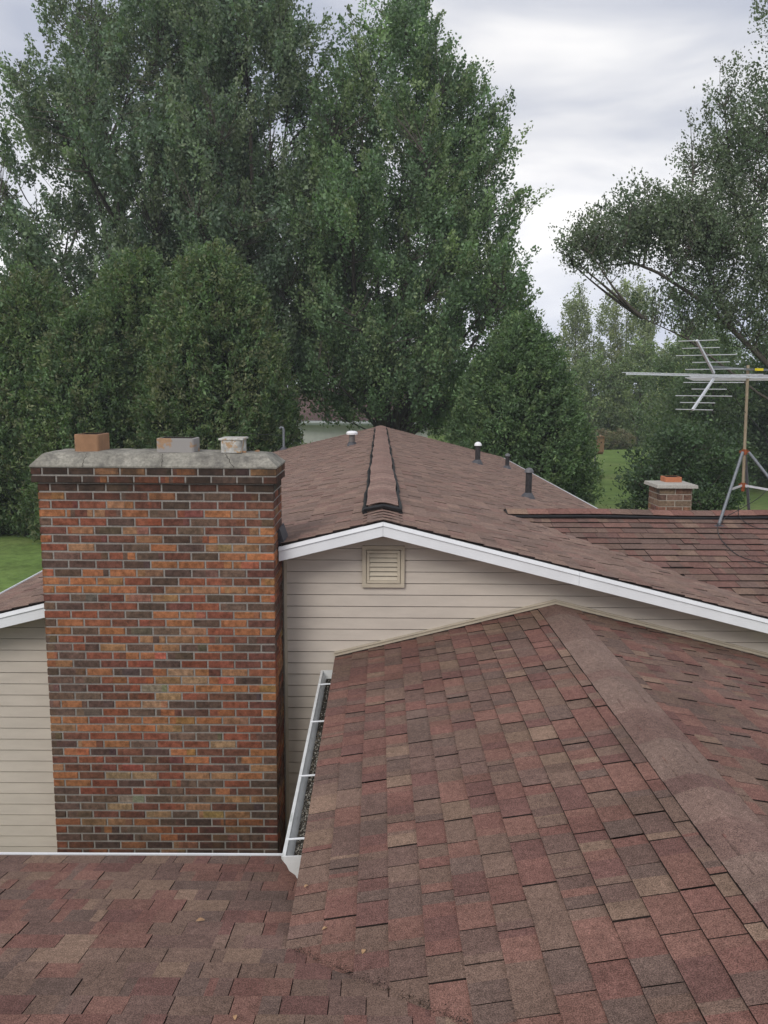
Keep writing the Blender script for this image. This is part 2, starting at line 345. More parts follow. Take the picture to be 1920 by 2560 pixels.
# ridge vent with black baffles
mb = MB(); rng = random.Random(3); Y0, Y1 = 7.16, 23.3; n = int((Y1-Y0)/.145)
def arch(x): return ZR+.066-SL*.85*abs(x)*min(1, .35+abs(x)*6)
xs = [-.140, -.10, -.06, -.022, .022, .06, .10, .140]
for k in range(n):
    y0 = Y0+k*.145; c = pick(rng, [((.265, .175, .148), 2), ((.285, .192, .16), 2), ((.25, .158, .134), 1)]); w0 = .006*math.sin(y0*2.2)+.004*math.sin(y0*5.1); w1 = .006*math.sin((y0+.145)*2.2)+.004*math.sin((y0+.145)*5.1)
    for a, b in zip(xs, xs[1:]):
        mb.face([(XR+a+w0, y0, arch(a)+.0015), (XR+b+w0, y0, arch(b)+.0015), (XR+b+w1, y0+.15, arch(b)), (XR+a+w1, y0+.15, arch(a))], c)
        mb.face([(XR+a+w0, y0, arch(a)+.0015), (XR+b+w0, y0, arch(b)+.0015), (XR+b+w0, y0, arch(b)-.001), (XR+a+w0, y0, arch(a)-.001)], (.15, .10, .085))
rvent = mb.build('ridge_vent', M['shingle'], roof, recalc=False)
mb = MB()
for sg in (-1, 1):
    pts = [(XR+sg*(.156)+.006*math.sin(y*2.2)+.004*math.sin(y*5.1)+.003*math.sin(y*11), y, ZR-SL*.158+.020) for y in np.arange(Y0-.03, Y1, .12)]
    mb.tube(pts, .023, 6)
mb.tube([(XR+t*.165, Y0-.02, ZR+.034-SL*.8*abs(t)*.165) for t in (-1, -.7, -.35, 0, .35, .7, 1)], .022, 6)
mb.build('ridge_vent_baffle', M['black'], roof)
# rake boards of the main gable (white)
def rake(name, x0, x1, yf, top, h, parent, mat, sgn, th=.02):
    mb = MB(); z0, z1 = top-SL*abs(x0-XR), top-SL*abs(x1-XR)
    mb.hexa([(x0, yf, z0-h), (x1, yf, z1-h), (x1, yf+th, z1-h), (x0, yf+th, z0-h), (x0, yf, z0-.034), (x1, yf, z1-.034), (x1, yf+th, z1-.034), (x0, yf+th, z0-.034)])
    mb.hexa([(x0, yf-.012, z0-.032), (x1, yf-.012, z1-.032), (x1, yf+th+.03, z1-.032), (x0, yf+th+.03, z0-.032), (x0, yf-.004, z0), (x1, yf-.004, z1), (x1, yf+th+.03, z1), (x0, yf+th+.03, z0)])
    return mb.build(name, mat, parent, bevel=.002)
FT = ZR-.012
for x0, x1, s in ((XR+.0006, 1.62, 1), (1.6215, XR+XE, 1), (XR-.0006, -.806, -1), (-2.645, XR-XE, -1)):
    rake('rake_board', x0, x1, YF-.006, FT, .118, house, M['white'], s)
for x0, x1 in ((XR, XR+XE), (-.806, XR), (XR-XE, -2.645)):
    z0, z1 = FT-.112-SL*abs(x0-XR), FT-.112-SL*abs(x1-XR); mb = MB()
    mb.hexa([(x0, YF+.015, z0), (x1, YF+.015, z1), (x1, YWALL, z1), (x0, YWALL, z0), (x0, YF+.015, z0+.008), (x1, YF+.015, z1+.008), (x1, YWALL, z1+.008), (x0, YWALL, z0+.008)]); mb.build('soffit', M['siding'], house)
# left and right eaves: white drip edge / gutter of the main roof
for sg, nm in ((-1, 'left'), (1, 'right')):
    xe = XR+sg*XE
    mb = MB(); y_a = YF; y_b = YFAR
    if sg > 0: y_a = 11.6
    pr = [(xe-sg*.02, ze-.03), (xe-sg*.02, ze-.13), (xe+sg*.05, ze-.13), (xe+sg*.075, ze-.07), (xe+sg*.10, ze-.055), (xe+sg*.10, ze-.022), (xe+sg*.088, ze-.022), (xe+sg*.085, ze-.06), (xe+sg*.0, ze-.115), (xe-sg*.01, ze-.03)]
    mb.prism(pr, 'y', y_a, y_b); mb.build('gutter', M['white'], house)

# ---- walls with lap siding
def siding_wall(name, x0, x1, y, ztop_fn_lines, z0, z1, parent, step=.1, phase=-1.408, mat='siding', facing=-1, label=None):
    """lap boards across the plane y; ztop_fn_lines = [(a,b,c)] half planes a*x+b*z<=c"""
    mb = MB(); k0 = math.floor((z0-phase)/step)
    for k in range(k0, int((z1-phase)/step)+2):
        zb, zt = phase+k*step, phase+(k+1)*step
        poly = [(x0, max(zb, z0)), (x1, max(zb, z0)), (x1, zt-.008), (x0, zt-.008)]
        for a, b, c in ztop_fn_lines:
            if poly: poly = clip(poly, a, b, c)
        if len(poly) < 3: continue
        dep = lambda z: y+facing*(.013-.0105*(z-zb)/step)
        P3 = [(px, dep(pz), pz) for px, pz in poly]
        i = len(mb.v); mb.v += P3; mb.f.append(tuple(range(i, i+len(P3)))); mb.c.append((1, 1, 1))
        lo = [p for p in poly if abs(p[1]-max(zb, z0)) < 1e-6]
        if len(lo) >= 2:
            xa, xb = min(p[0] for p in lo), max(p[0] for p in lo)
            mb.face([(xa, y+facing*.013, zb), (xb, y+facing*.013, zb), (xb, y-facing*.01, zb+.002), (xa, y-facing*.01, zb+.002)]); mb.face([(xa, y-facing*.01, zb), (xb, y-facing*.01, zb), (xb, y-facing*.01, zb-.008), (xa, y-facing*.01, zb-.008)]); mb.face([(xa, y+facing*.0032, zb-.008), (xb, y+facing*.0032, zb-.008), (xb, y-facing*.01, zb-.008), (xa, y-facing*.01, zb-.008)])
    return mb.build(name, M[mat], parent, recalc=False, label=label)
gl = [(SL, 1, ZR+SL*XR-.09), (-SL, 1, ZR-SL*XR-.09)]
siding_wall('wall', -3.42, -2.635, YWALL, gl, G, -1, house, label='tan siding wall left of the chimney')
siding_wall('wall', -.775, 3.35, YWALL, gl, G, -1, house, label='tan gable siding wall with the louvered vent')
mb = MB()                                                    # corner / J trims and building core
mb.box((-.80, YWALL-.022, G), (-.775, YWALL+.01, -1.36)); mb.box((-.795, YWALL-.004, G), (-.775, YWALL-.001, -1.36))
mb.build('wall_trim', M['trim'], house)
mb = MB()
pr = [(-3.40, G), (3.33, G), (3.33, ZR-SL*3.3-.06), (XR, ZR-.06), (-3.40, ZR-SL*3.43-.06)]
mb.prism(pr, 'y', YWALL+.014, YFAR-.3)
mb.box((3.33, 7.55, G), (12.0, 11.2, -1.95))
mb.build('wall', M['siding'], house, label='plain long side walls of the house')
siding_wall('wall', 3.352, 12.0, 7.548, [(0, 1, -1.955)], G, -1.9, house, label='tan siding wall under the wing roof')
mb = MB(); mb.prism([(7.21, -1.965), (7.21, -2.06), (7.15, -2.06), (7.12, -2.0), (7.095, -1.985), (7.095, -1.955), (7.108, -1.955), (7.112, -1.985), (7.16, -2.05), (7.2, -2.05), (7.2, -1.965)], 'x', 3.72, 13.0); mb.build('gutter', M['white'], house)
# gable louver vent
vx0, vx1, vz0, vz1, vy = -.14, .217, -1.642, -1.284, YWALL-.016
mb = MB(); fr = .034
for a, b in (((vx0, vy-.022, vz0), (vx1, vy, vz0+fr)), ((vx0, vy-.022, vz1-fr), (vx1, vy, vz1)), ((vx0, vy-.022, vz0+fr), (vx0+fr, vy, vz1-fr)), ((vx1-fr, vy-.022, vz0+fr), (vx1, vy, vz1-fr))): mb.box(a, b)
i2 = fr+.004; f2 = .024
ix0, ix1, iz0, iz1 = vx0+i2, vx1-i2, vz0+i2, vz1-i2
for a, b in (((ix0, vy-.03, iz0), (ix1, vy-.002, iz0+f2)), ((ix0, vy-.03, iz1-f2), (ix1, vy-.002, iz1)), ((ix0, vy-.03, iz0+f2), (ix0+f2, vy-.002, iz1-f2)), ((ix1-f2, vy-.03, iz0+f2), (ix1, vy-.002, iz1-f2))): mb.box(a, b)
gv = mb.build('gable_vent', M['trim'], house, bevel=.0025)
mb = MB(); mb.box((ix0+f2-.002, vy-.0015, iz0+f2-.002), (ix1-f2+.002, vy-.001, iz1-f2+.002)); mb.build('vent_screen', M['deck'], gv)
lz0, lz1 = iz0+f2, iz1-f2; st = (lz1-lz0)/6
for k in range(6):
    z = lz0+k*st; mb = MB()
    mb.hexa([(ix0+f2, vy-.026, z+.002), (ix1-f2, vy-.026, z+.002), (ix1-f2, vy-.02, z+.002), (ix0+f2, vy-.02, z+.002), (ix0+f2, vy-.010, z+st*.86), (ix1-f2, vy-.010, z+st*.86), (ix1-f2, vy-.004, z+st*.86), (ix0+f2, vy-.004, z+st*.86)])
    mb.build('louver', M['trim'], gv)

# ---- big brick chimney
CXL, CXR, CYF, CYB = -2.6264, -.8134, 6.3517, 6.862
ROWS = {1: 'bddttdmddt', 2: 'ddmbrmdgdb', 3: 'bgdgbdbbd', 4: 'obbmodgbd', 5: 'rrrmmdbbb', 6: 'ommogrotb', 7: 'grrdrbgbb', 8: 'bmdtbgbmo', 9: 'odbbtdmgo', 10: 'rtddmdttd',
 11: 'ggbmdbdoo', 12: 'ddbdoomob', 13: 'odmotdggb', 14: 'ooordrrbo', 15: 'oooodttmo', 16: 'bgbttrdro', 17: 'gdbrdbrggg', 18: 'rrbdooroog', 19: 'gorbrodob', 20: 'ogodgtroor',
 21: 'grbrmtmbd', 22: 'gmtgogodd', 23: 'ogrmodrbb', 24: 'odbrdrrbr', 25: 'ddodmymtr', 26: 'ggrrtyodo', 27: 'ggbmkoooo', 28: 'ggbbyrbdo', 29: 'gmdoyddrb', 30: 'ggrgmdrro',
 31: 'oorooootb', 32: 'tototgbrb', 33: 'gbrrrggrb', 34: 'dmogrryrg', 35: 'godbdobbo', 36: 'brbdbobmg', 37: 'tbbrbbbdt', 38: 'obyyrttog', 39: 'oordbmgrd', 40: 'drbrgbmbg',
 41: 'gggkgggtt', 42: 'ggybrtbdg', 43: 'dgbbygttd', 44: 'ottogdmob', 45: 'rgmgorbtd', 46: 'ggdmmbtgr', 47: 'rbdodtbbm', 48: 'bmbgtdgdg'}
BC = {'o': (.310, .128, .058), 'r': (.215, .072, .044), 'b': (.130, .056, .041), 'd': (.080, .056, .046), 'g': (.122, .082, .063), 't': (.275, .150, .080), 'y': (.32, .21, .12), 'k': (.22, .185, .145), 'm': None}
rng = random.Random(77)
def bcol(ch, k):
    c = tuple(.86*q+.14*m_ for q, m_ in zip(BC[ch], (.19, .088, .052))); j = rng.uniform(.88, 1.12); return tuple(q*j*k*rng.uniform(.95, 1.05) for q in c)
def brick(mb, o, ux, uy, L, H, Dp, code, k=1.0):
    """one brick face block: o lower-left point, ux along, outward normal uy"""
    o = Vector(o); ux = Vector(ux); uy = Vector(uy); uz = Vector((0, 0, 1)); j = lambda: rng.uniform(-.0016, .0016)
    bv = .0035
    if code == 'm':
        n = rng.choice((2, 3, 4)); cols = [bcol(rng.choice('todbgro'), k) for _ in range(n)]
    elif rng.random() < .3: n = 2; c = bcol(code, k); cols = [c, tuple(q*rng.uniform(.8, 1.2) for q in c)]
    else: n = 1; cols = [bcol(code, k)]
    cuts = [0]+sorted(rng.uniform(.15, .85) for _ in range(n-1))+[1]
    pr = rng.uniform(-.001, .002)
    z0, z1, z0b, z1b = j(), H+j(), j(), H+j()
    def P(s, z, dpt): return o+ux*s+uz*z+uy*dpt
    def zb(s): return z0+(z0b-z0)*s/L
    def zt(s): return z1+(z1b-z1)*s/L
    for a in range(n):
        s0, s1 = cuts[a]*L, cuts[a+1]*L; a0 = bv if a == 0 else 0; a1 = bv if a == n-1 else 0
        mb.face([P(s0+a0, zb(s0)+bv, pr), P(s1-a1, zb(s1)+bv, pr), P(s1-a1, zt(s1)-bv, pr), P(s0+a0, zt(s0)-bv, pr)], cols[a])
        mb.face([P(s0+a0, zt(s0)-bv, pr), P(s1-a1, zt(s1)-bv, pr), P(s1, zt(s1), -.006), P(s0, zt(s0), -.006)], cols[a])
        mb.face([P(s0, zb(s0), -.006), P(s1, zb(s1), -.006), P(s1-a1, zb(s1)+bv, pr), P(s0+a0, zb(s0)+bv, pr)], cols[a])
        if a == 0: mb.face([P(0, zb(0), -.006), P(bv, zb(0)+bv, pr), P(bv, zt(0)-bv, pr), P(0, zt(0), -.006)], cols[a])
        if a == n-1: mb.face([P(L-bv, zb(L)+bv, pr), P(L, zb(L), -.006), P(L, zt(L), -.006), P(L-bv, zt(L)-bv, pr)], cols[a])
        mb.face([P(s0, zb(s0), -.006), P(s1, zb(s1), -.006), P(s1, zb(s1), -Dp), P(s0, zb(s0), -Dp)], cols[a])
        mb.face([P(s0, zt(s0), -.006), P(s1, zt(s1), -.006), P(s1, zt(s1), -Dp), P(s0, zt(s0), -Dp)], cols[a])
def brick_shaft(mb, x0, x1, yf, yb, rows, side_seed, jt=.0125):
    """rows: list of (z_bottom, height, codes, first_half, stain) -- brick faces on front, both sides and back"""
    for z, H, codes, half, k in rows:
        hgt = H-jt
        # front
        n = len(codes); Wf = x1-x0; bl = .2127; s = 0; lens = []
        tot = 0
        if half: lens = [.098]+[bl]*(n-1)
        else: lens = [bl]*(n-1)+[.108]
        sc = Wf/sum(lens); lens = [l*sc for l in lens]
        for c, l in zip(codes, lens):
            brick(mb, (x0+s, yf, z), (1, 0, 0), (0, -1, 0), l-jt if s+l < Wf-.001 else l, hgt, .012, c, k); s += l
        # sides
        Dd = yb-yf; first = .098 if not half else .2127
        for side in (0, 1):
            s = 0; l = first; 
            while s < Dd-.01:
                l2 = min(l, Dd-s); c = rng.choice('orbdgtmrb') if s else codes[-1 if side else 0]
                if side: brick(mb, (x1, yf+s, z), (0, 1, 0), (1, 0, 0), l2-jt, hgt, .012, c, k)
                else: brick(mb, (x0, yf+s+l2-jt, z), (0, -1, 0), (-1, 0, 0), l2-jt, hgt, .012, c, k)
                s += l2; l = .2127
        s = 0
        while s < Wf-.02:
            l2 = min(.2127, Wf-s); brick(mb, (x1-s, yb, z), (-1, 0, 0), (0, 1, 0), l2-jt, hgt, .012, rng.choice('orbdg'), k); s += l2
mb = MB(); RH = .0671; ztop = -.588; rows = []
for r in range(3, 66):
    zt_ = -.713-(r-3)*RH; codes = ROWS.get(r) or ''.join(rng.choice('bdgrommt') for _ in range(9)); codes = codes[:9]
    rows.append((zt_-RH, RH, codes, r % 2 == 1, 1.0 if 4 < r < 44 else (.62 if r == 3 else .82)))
brick_shaft(mb, CXL, CXR, CYF, CYB, rows, 1)
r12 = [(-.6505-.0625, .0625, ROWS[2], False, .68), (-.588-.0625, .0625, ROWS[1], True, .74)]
brick_shaft(mb, -2.663, -.787, CYF-.028, CYB+.028, r12, 2)
stack = mb.build('chimney', M['brick'], house, recalc=True, label='wide multicoloured brick chimney with three flues')
mb = MB(); mb.box((CXL+.006, CYF+.006, G), (CXR-.006, CYB-.006, -.70)); mb.box((-2.656, CYF-.021, -.708), (-.794, CYB+.021, -.594)); mb.build('mortar', M['mortar'], stack)
# crown: bevelled, slightly sagging concrete slab with cracks
mb = MB(); x0, x1, y0, y1 = -2.668, -.782, CYF-.033, CYB+.033; zb_, zt_ = -.594, -.486; iy = .085
def ring(ins, z, nx=26):
    r = []; rr = random.Random(4)
    X0, X1, Ya, Yb = x0+ins*1.05, x1-ins*1.15, y0+ins, y1-ins
    for k in range(nx): r.append((X0+(X1-X0)*k/nx, Ya))
    for k in range(5): r.append((X1, Ya+(Yb-Ya)*k/5))
    for k in range(nx): r.append((X1-(X1-X0)*k/nx, Yb))
    for k in range(5): r.append((X0, Yb-(Yb-Ya)*k/5))
    wob = .0 if ins == 0 else .006
    return [(a+rr.uniform(-wob, wob), b+rr.uniform(-wob, wob), z+rr.uniform(-wob, wob)*.5-(0 if ins == 0 else .012*math.exp(-((a+.9)/.5)**2))) for a, b in r]
rings = [ring(0, zb_), ring(.0, zb_+.012), ring(.072, zt_-.014), ring(.095, zt_-.002), ring(.16, zt_+.006)]
i0 = len(mb.v); nn = len(rings[0])
for r in rings: mb.v += r
for k in range(4):
    for j in range(nn): mb.f.append((i0+k*nn+j, i0+k*nn+(j+1) % nn, i0+(k+1)*nn+(j+1) % nn, i0+(k+1)*nn+j)); mb.c.append((1, 1, 1))
mb.f.append(tuple(range(i0+4*nn, i0+5*nn))); mb.c.append((1, 1, 1)); mb.f.append(tuple(range(i0, i0+nn))[::-1]); mb.c.append((1, 1, 1))
crown = mb.build('crown', M['concrete'], stack, smooth=False)
mb = MB(); rr = random.Random(8)
for xc, dx in ((-2.255, .01), (-1.668, -.01), (-1.185, -.075)):       # cracks: thin dark grooves proud by a hair
    pts = []; 
    for k in range(9):
        t = k/8; z = zb_+.004+t*(zt_-zb_-.012); y = y0+(0 if t < .1 else (t-.1)/.9*.083)-.0012
        pts.append((xc-dx*(1-t)+rr.uniform(-.006, .006)-(x0-x0), y, z))
    mb = MB(); mb.tube(pts, [.0022]*9, 4); mb.build('crack', M['soot_and_shade'], stack)
def flue(x0, x1, y0, y1, z0, z1, mat, parent, th=.018, r=.025, capped=False, slope=0):
    def rr_(ins):
        pts = []; a0, a1, b0, b1 = x0+ins, x1-ins, y0+ins, y1-ins; q = max(r-ins, .008)
        for (cx_, cy_, s) in ((a1-q, b0+q, -90), (a1-q, b1-q, 0), (a0+q, b1-q, 90), (a0+q, b0+q, 180)):
            for k in range(5): t = R(s+k*22.5); pts.append((cx_+q*math.cos(t), cy_+q*math.sin(t)))
        return pts
    mb = MB(); o, i_ = rr_(0), rr_(th); n = len(o)
    zt = lambda p: z1+slope*(p[1]-y0)
    L = [[(a, b, z0) for a, b in o], [(a, b, zt((a, b))-.004) for a, b in o], [(a+(.5*(x0+x1)-a)*.03, b+(.5*(y0+y1)-b)*.03, zt((a, b))) for a, b in o]]
    if not capped: L += [[(a, b, zt((a, b))) for a, b in i_], [(a, b, z0+.02) for a, b in i_]]
    for l in L: mb.v += l
    for k in range(len(L)-1):
        for j in range(n): mb.f.append((k*n+j, k*n+(j+1) % n, (k+1)*n+(j+1) % n, (k+1)*n+j)); mb.c.append((1, 1, 1))
    mb.f.append(tuple((len(L)-1)*n+j for j in range(n))); mb.c.append((1, 1, 1))
    ob = mb.build('flue_liner', [mat, M['soot_and_shade']], parent)
    if not capped:
        ob.data.polygons.foreach_set('material_index', [1 if k >= 3*n else 0 for k in range(len(mb.f))])  # inner walls coloured near-black so the liner looks hollow and unlit
    return ob
flue(-2.372, -2.178, 6.455, 6.735, -.486, -.352, M['clay'], stack)['label'] = 'plain orange clay flue liner with hairline cracks'
flue(-1.735, -1.44, 6.455, 6.68, -.486, -.378, M['clay_grey'], stack)['label'] = 'wide clay flue liner smeared with grey mortar'
flue(-1.237, -1.072, 6.46, 6.72, -.486, -.385, M['clay_white'], stack, capped=True)['label'] = 'small crumbling flue capped with white mortar'
rr = random.Random(2)                                       # broken mortar crumbs around the small flue
for k in range(9):
    x, y = rr.uniform(-1.25, -.98), rr.uniform(6.42, 6.62); s = rr.uniform(.008, .026); mb = MB(); mb.box((x, y, -.487), (x+s*1.4, y+s, -.483+s*.5)); mb.build('mortar_crumb', M['clay'], stack)
mb = MB(); mb.box((-1.252, 6.452, -.39), (-1.060, 6.73, -.375)); mb.build('flue_cap', M['clay_white'], stack, bevel=.004)
# step flashing between chimney and roof
mb = MB()
mb.hexa([(-.812, YF+.03, ZR-SL*.845), (-.765, YF+.02, ZR-SL*.8+.014), (-.765, 6.885, ZR-SL*.8+.014), (-.812, 6.885, ZR-SL*.845), (-.808, YF+.03, ZR-SL*.84+.13), (-.800, YF+.03, ZR-SL*.84+.13), (-.800, 6.885, ZR-SL*.84+.13), (-.808, 6.885, ZR-SL*.84+.13)])
mb.build('flashing', M['boot'], stack)

# ---- vent pipes on the main roof
def roofz(x): return ZR-SL*abs(x-XR)
def vent_pipe(x, y, rad, h, capr, cap, label, white=False, boot=1.0):
    z = roofz(x); mb = MB(); mb.tube([(x, y, z-.1), (x, y, z+h-capr*.6)], rad, 18); p = mb.build('vent_pipe', M['pipe'], house, smooth=False, label=label)
    mb = MB(); prof = [(capr*1.06, 0), (capr*1.06, capr*.10), (capr, capr*.22)]+[(capr*math.cos(t), capr*.22+capr*.85*math.sin(t)) for t in [R(a) for a in range(10, 91, 10)]]
    mb.lathe((x, y, z+h-capr), [(rad*.9, 0)]+prof, 20); mb.build('pipe_cap', cap, p, smooth=True)
    mb = MB(); br = rad*2.3*boot; s = SL*(1 if x < XR else -1)
    lo = [(x+br*math.cos(t), y+br*.9*math.sin(t), z+s*br*math.cos(t)+.006) for t in [2*math.pi*k/16 for k in range(16)]]
    hi = [(x+rad*1.15*math.cos(t), y+rad*1.15*math.sin(t), z+rad*1.7) for t in [2*math.pi*k/16 for k in range(16)]]
    mb.v += lo+hi
    for k in range(16): mb.f.append((k, (k+1) % 16, 16+(k+1) % 16, 16+k)); mb.c.append((1, 1, 1))
    mb.hexa([(x-br*1.15, y-br*1.2, z-s*br*1.15+.003), (x+br*1.15, y-br*1.2, z+s*br*1.15+.003), (x+br*1.15, y+br*1.2, z+s*br*1.15+.003), (x-br*1.15, y+br*1.2, z-s*br*1.15+.003), (x-br*1.15, y-br*1.2, z-s*br*1.15+.007), (x+br*1.15, y-br*1.2, z+s*br*1.15+.007), (x+br*1.15, y+br*1.2, z+s*br*1.15+.007), (x-br*1.15, y+br*1.2, z-s*br*1.15+.007)])
    mb.build('pipe_flashing', M['boot'], p); return p
whitecap = plain_mat('white_cap', (.8, .8, .82), .4)
greycap = plain_mat('grey_cap', (.13, .13, .14), .5, 0, [(20, 3, .8, 1.2, .3, .7)])
vent_pipe(2.11, 17.8, .056, .47, .078, whitecap, 'black vent pipe with a white domed cap')
vent_pipe(2.92, 18.9, .046, .35, .062, greycap, 'short black vent pipe with a small grey cap, farther of the two dark-capped pipes')
vent_pipe(2.235, 12.34, .048, .45, .067, greycap, 'tall black vent pipe with a dark domed cap, nearest of the pipes')
# flat-capped metal vent left of the ridge
x, y = -.60, 18.1; z = roofz(x); galv2 = plain_mat('dull_metal', (.17, .155, .15), .45, .4, [(12, 3, .7, 1.3, .3, .7, (1, 1, 4))])
mb = MB(); mb.tube([(x, y, z-.05), (x, y, z+.25)], .062, 20); vp = mb.build('vent_pipe', galv2, house, label='stubby metal vent with a wide white mushroom cap, left of the ridge')
mb = MB(); mb.lathe((x, y, z+.235), [(.07, 0), (.118, .0), (.122, .012), (.122, .03), (.126, .032), (.126, .042), (.11, .062), (.07, .078), (0, .085)], 22); mb.build('pipe_cap', whitecap, vp, smooth=False)
mb = MB(); mb.lathe((x, y, z-.03), [(.12, 0), (.085, .09), (.085, .105), (.066, .108)], 20); mb.build('pipe_flashing', M['boot'], vp)
# service mast at the far left
x, y = -2.80, 24.3; z = roofz(x); mb = MB(); mb.tube([(x, y, z-.1), (x, y, z+.58), (x-.02, y, z+.64), (x-.07, y, z+.66), (x-.11, y, z+.62)], .036, 10)
sm = mb.build('service_mast', M['galv'], house, label='thin grey hooked conduit on the far left roof edge')
mb = MB(); mb.lathe((x, y, z-.02), [(.13, 0), (.11, .05), (.05, .1)], 14); mb.build('pipe_flashing', M['boot'], sm)
mb = MB(); mb.tube([(x, y, z+.42), (x-1.5, y+1.5, z+.40), (x-5, y+6, z+.62)], .009, 5); mb.build('service_wire', M['cable'], sm)

# ---- right wing
mb = MB(); WE = XR+XE+.06; wez = WZ-SL*(WY-7.2)
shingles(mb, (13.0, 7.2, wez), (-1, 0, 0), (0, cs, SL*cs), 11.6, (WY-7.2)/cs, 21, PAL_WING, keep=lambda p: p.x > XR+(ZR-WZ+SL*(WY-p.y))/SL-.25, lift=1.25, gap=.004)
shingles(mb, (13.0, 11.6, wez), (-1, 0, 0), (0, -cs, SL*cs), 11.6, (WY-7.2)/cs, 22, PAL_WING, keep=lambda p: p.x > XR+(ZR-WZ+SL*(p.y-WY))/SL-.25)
wing = mb.build('roof', M['shingle'], house, label='lower wing roof of brown shingles carrying the aerial', recalc=False)
d = MB(); slab(d, [(13, 7.2, wez), (3.3, 7.2, wez), (1.5, WY, WZ), (13, WY, WZ)], .03, .004); slab(d, [(13, 11.6, wez), (3.3, 11.6, wez), (1.5, WY, WZ), (13, WY, WZ)], .03, .004); d.build('roof_deck', M['deck'], wing)
mb = MB(); rng = random.Random(31); x = 1.45; 
while x < 12.9:
    x1 = x+.235; c = pick(rng, PAL_NEAR[:6]); c = tuple(q*1.15 for q in c); dz = lambda a: .006*math.sin(a*3.1)+.004*math.sin(a*1.3)
    prof = [(-.165, -.165*SL*.9), (-.10, -.10*SL*.8), (-.03, -.004), (.03, -.004), (.10, -.10*SL*.8), (.165, -.165*SL*.9)]
    for (a, za), (b, zb2) in zip(prof, prof[1:]):
        mb.face([(x, WY+a, WZ+.05+za+.003+dz(x)), (x1, WY+a, WZ+.05+za+dz(x1)), (x1, WY+b, WZ+.05+zb2+dz(x1)), (x, WY+b, WZ+.05+zb2+.003+dz(x))], c)
    x = x1
mb.build('ridge_vent', M['shingle'], wing, recalc=False)
mb = MB()
for sg in (-1, 1):
    pts = [(a, WY+sg*.172, WZ-.165*SL+.026+.006*math.sin(a*3.1)+.004*math.sin(a*1.3)) for a in np.arange(1.5, 12.9, .15)]; mb.tube(pts, .017, 6)
mb.tube([(1.46, WY+a, WZ+.03-abs(a)*.2) for a in (-.17, -.08, 0, .08, .17)], .018, 6)
mb.build('ridge_vent_baffle', M['black'], wing)

# ---- cross gable in front
mb = MB(); YC1 = YWALL-.005; cze = CZ-SL*(CX-CE); YC0 = .9
shingles(mb, (CE, YC0, cze), (0, 1, 0), (cs, 0, SL*cs), YC1-YC0, (CX-CE)/cs, 41, PAL_NEAR, keep=lambda p: p.y > NY0-(p.z-NZ0)/NS-.35, lift=1.4, tab=(.125, .23))
shingles(mb, (2*CX-CE, YC0, cze), (0, 1, 0), (-cs, 0, SL*cs), YC1-YC0, (CX-CE)/cs, 42, PAL_NEAR, keep=lambda p: p.y > NY0-(p.z-NZ0)/NS-.35, lift=1.4, tab=(.125, .23))
cg = mb.build('roof', M['shingle'], house, label='front cross gable roof of mottled red, tan and grey shingles', recalc=False)
d = MB()
slab(d, [(CE, 3.3, cze), (CX, 1.5, CZ), (CX, YC1, CZ), (CE, YC1, cze)], .022, .004); slab(d, [(2*CX-CE, 3.3, cze), (CX, 1.5, CZ), (CX, YC1, CZ), (2*CX-CE, YC1, cze)], .022, .004); d.build('roof_deck', M['deck'], cg)
mb = MB(); rng = random.Random(43); y = 1.25; cc = None; run = 0
capprof = [(-.163, 0), (-.11, 0), (-.06, 0), (-.02, 0), (.02, 0), (.06, 0), (.11, 0), (.163, 0)]
def capz(a): a = abs(a); return CZ+.019-SL*a*min(1, .6+a*6)
xsC = [-.15, -.11, -.07, -.03, .03, .07, .11, .15]
while y < YC1-.01:
    y1 = min(y+.135, YC1)
    if run <= 0: cc = pick(rng, [((.200, .138, .114), 3), ((.172, .104, .090), 1), ((.190, .126, .104), 3), ((.180, .114, .096), 2)]); run = rng.choice((1, 1, 2, 3))
    run -= 1; k = rng.uniform(.97, 1.03); c = tuple(q*k for q in cc)
    for a, b in zip(xsC, xsC[1:]):
        bow = lambda q: -.018*(1-(q/.15)**2)
        mb.face([(CX+a, y-bow(a), capz(a)), (CX+b, y-bow(b), capz(b)), (CX+b, y1-bow(b)+.004, capz(b)+.002), (CX+a, y1-bow(a)+.004, capz(a)+.002)], c)
    for sg in (-1, 1):
        mb.face([(CX+sg*.15, y, capz(.15)), (CX+sg*.15, y1+.002, capz(.15)+.0035), (CX+sg*.15, y1+.002, CZ-SL*.15), (CX+sg*.15, y, CZ-SL*.15)], (.024, .018, .016))
    y = y1
mb.build('ridge_cap', M['shingle'], cg, recalc=False)
# tan trim where the cross gable meets the wall
mb = MB()
for sg in (-1, 1):
    x0, x1 = CX, (CE-.02 if sg < 0 else 3.41); L_ = abs(x1-x0)
    for (h0, h1, yy, t) in ((.026, .052, YWALL-.028, .02), (.048, .058, YWALL-.040, .026), (.024, .032, YWALL-.044, .014)):
        za, zb2 = CZ, CZ-SL*L_
        mb.hexa([(x0, yy, za+h0), (x1, yy, zb2+h0), (x1, yy+t, zb2+h0), (x0, yy+t, za+h0), (x0, yy, za+h1), (x1, yy, zb2+h1), (x1, yy+t, zb2+h1), (x0, yy+t, za+h1)])
mb.build('wall_trim', M['trim'], house, label='tan channel trim following the cross gable slope')
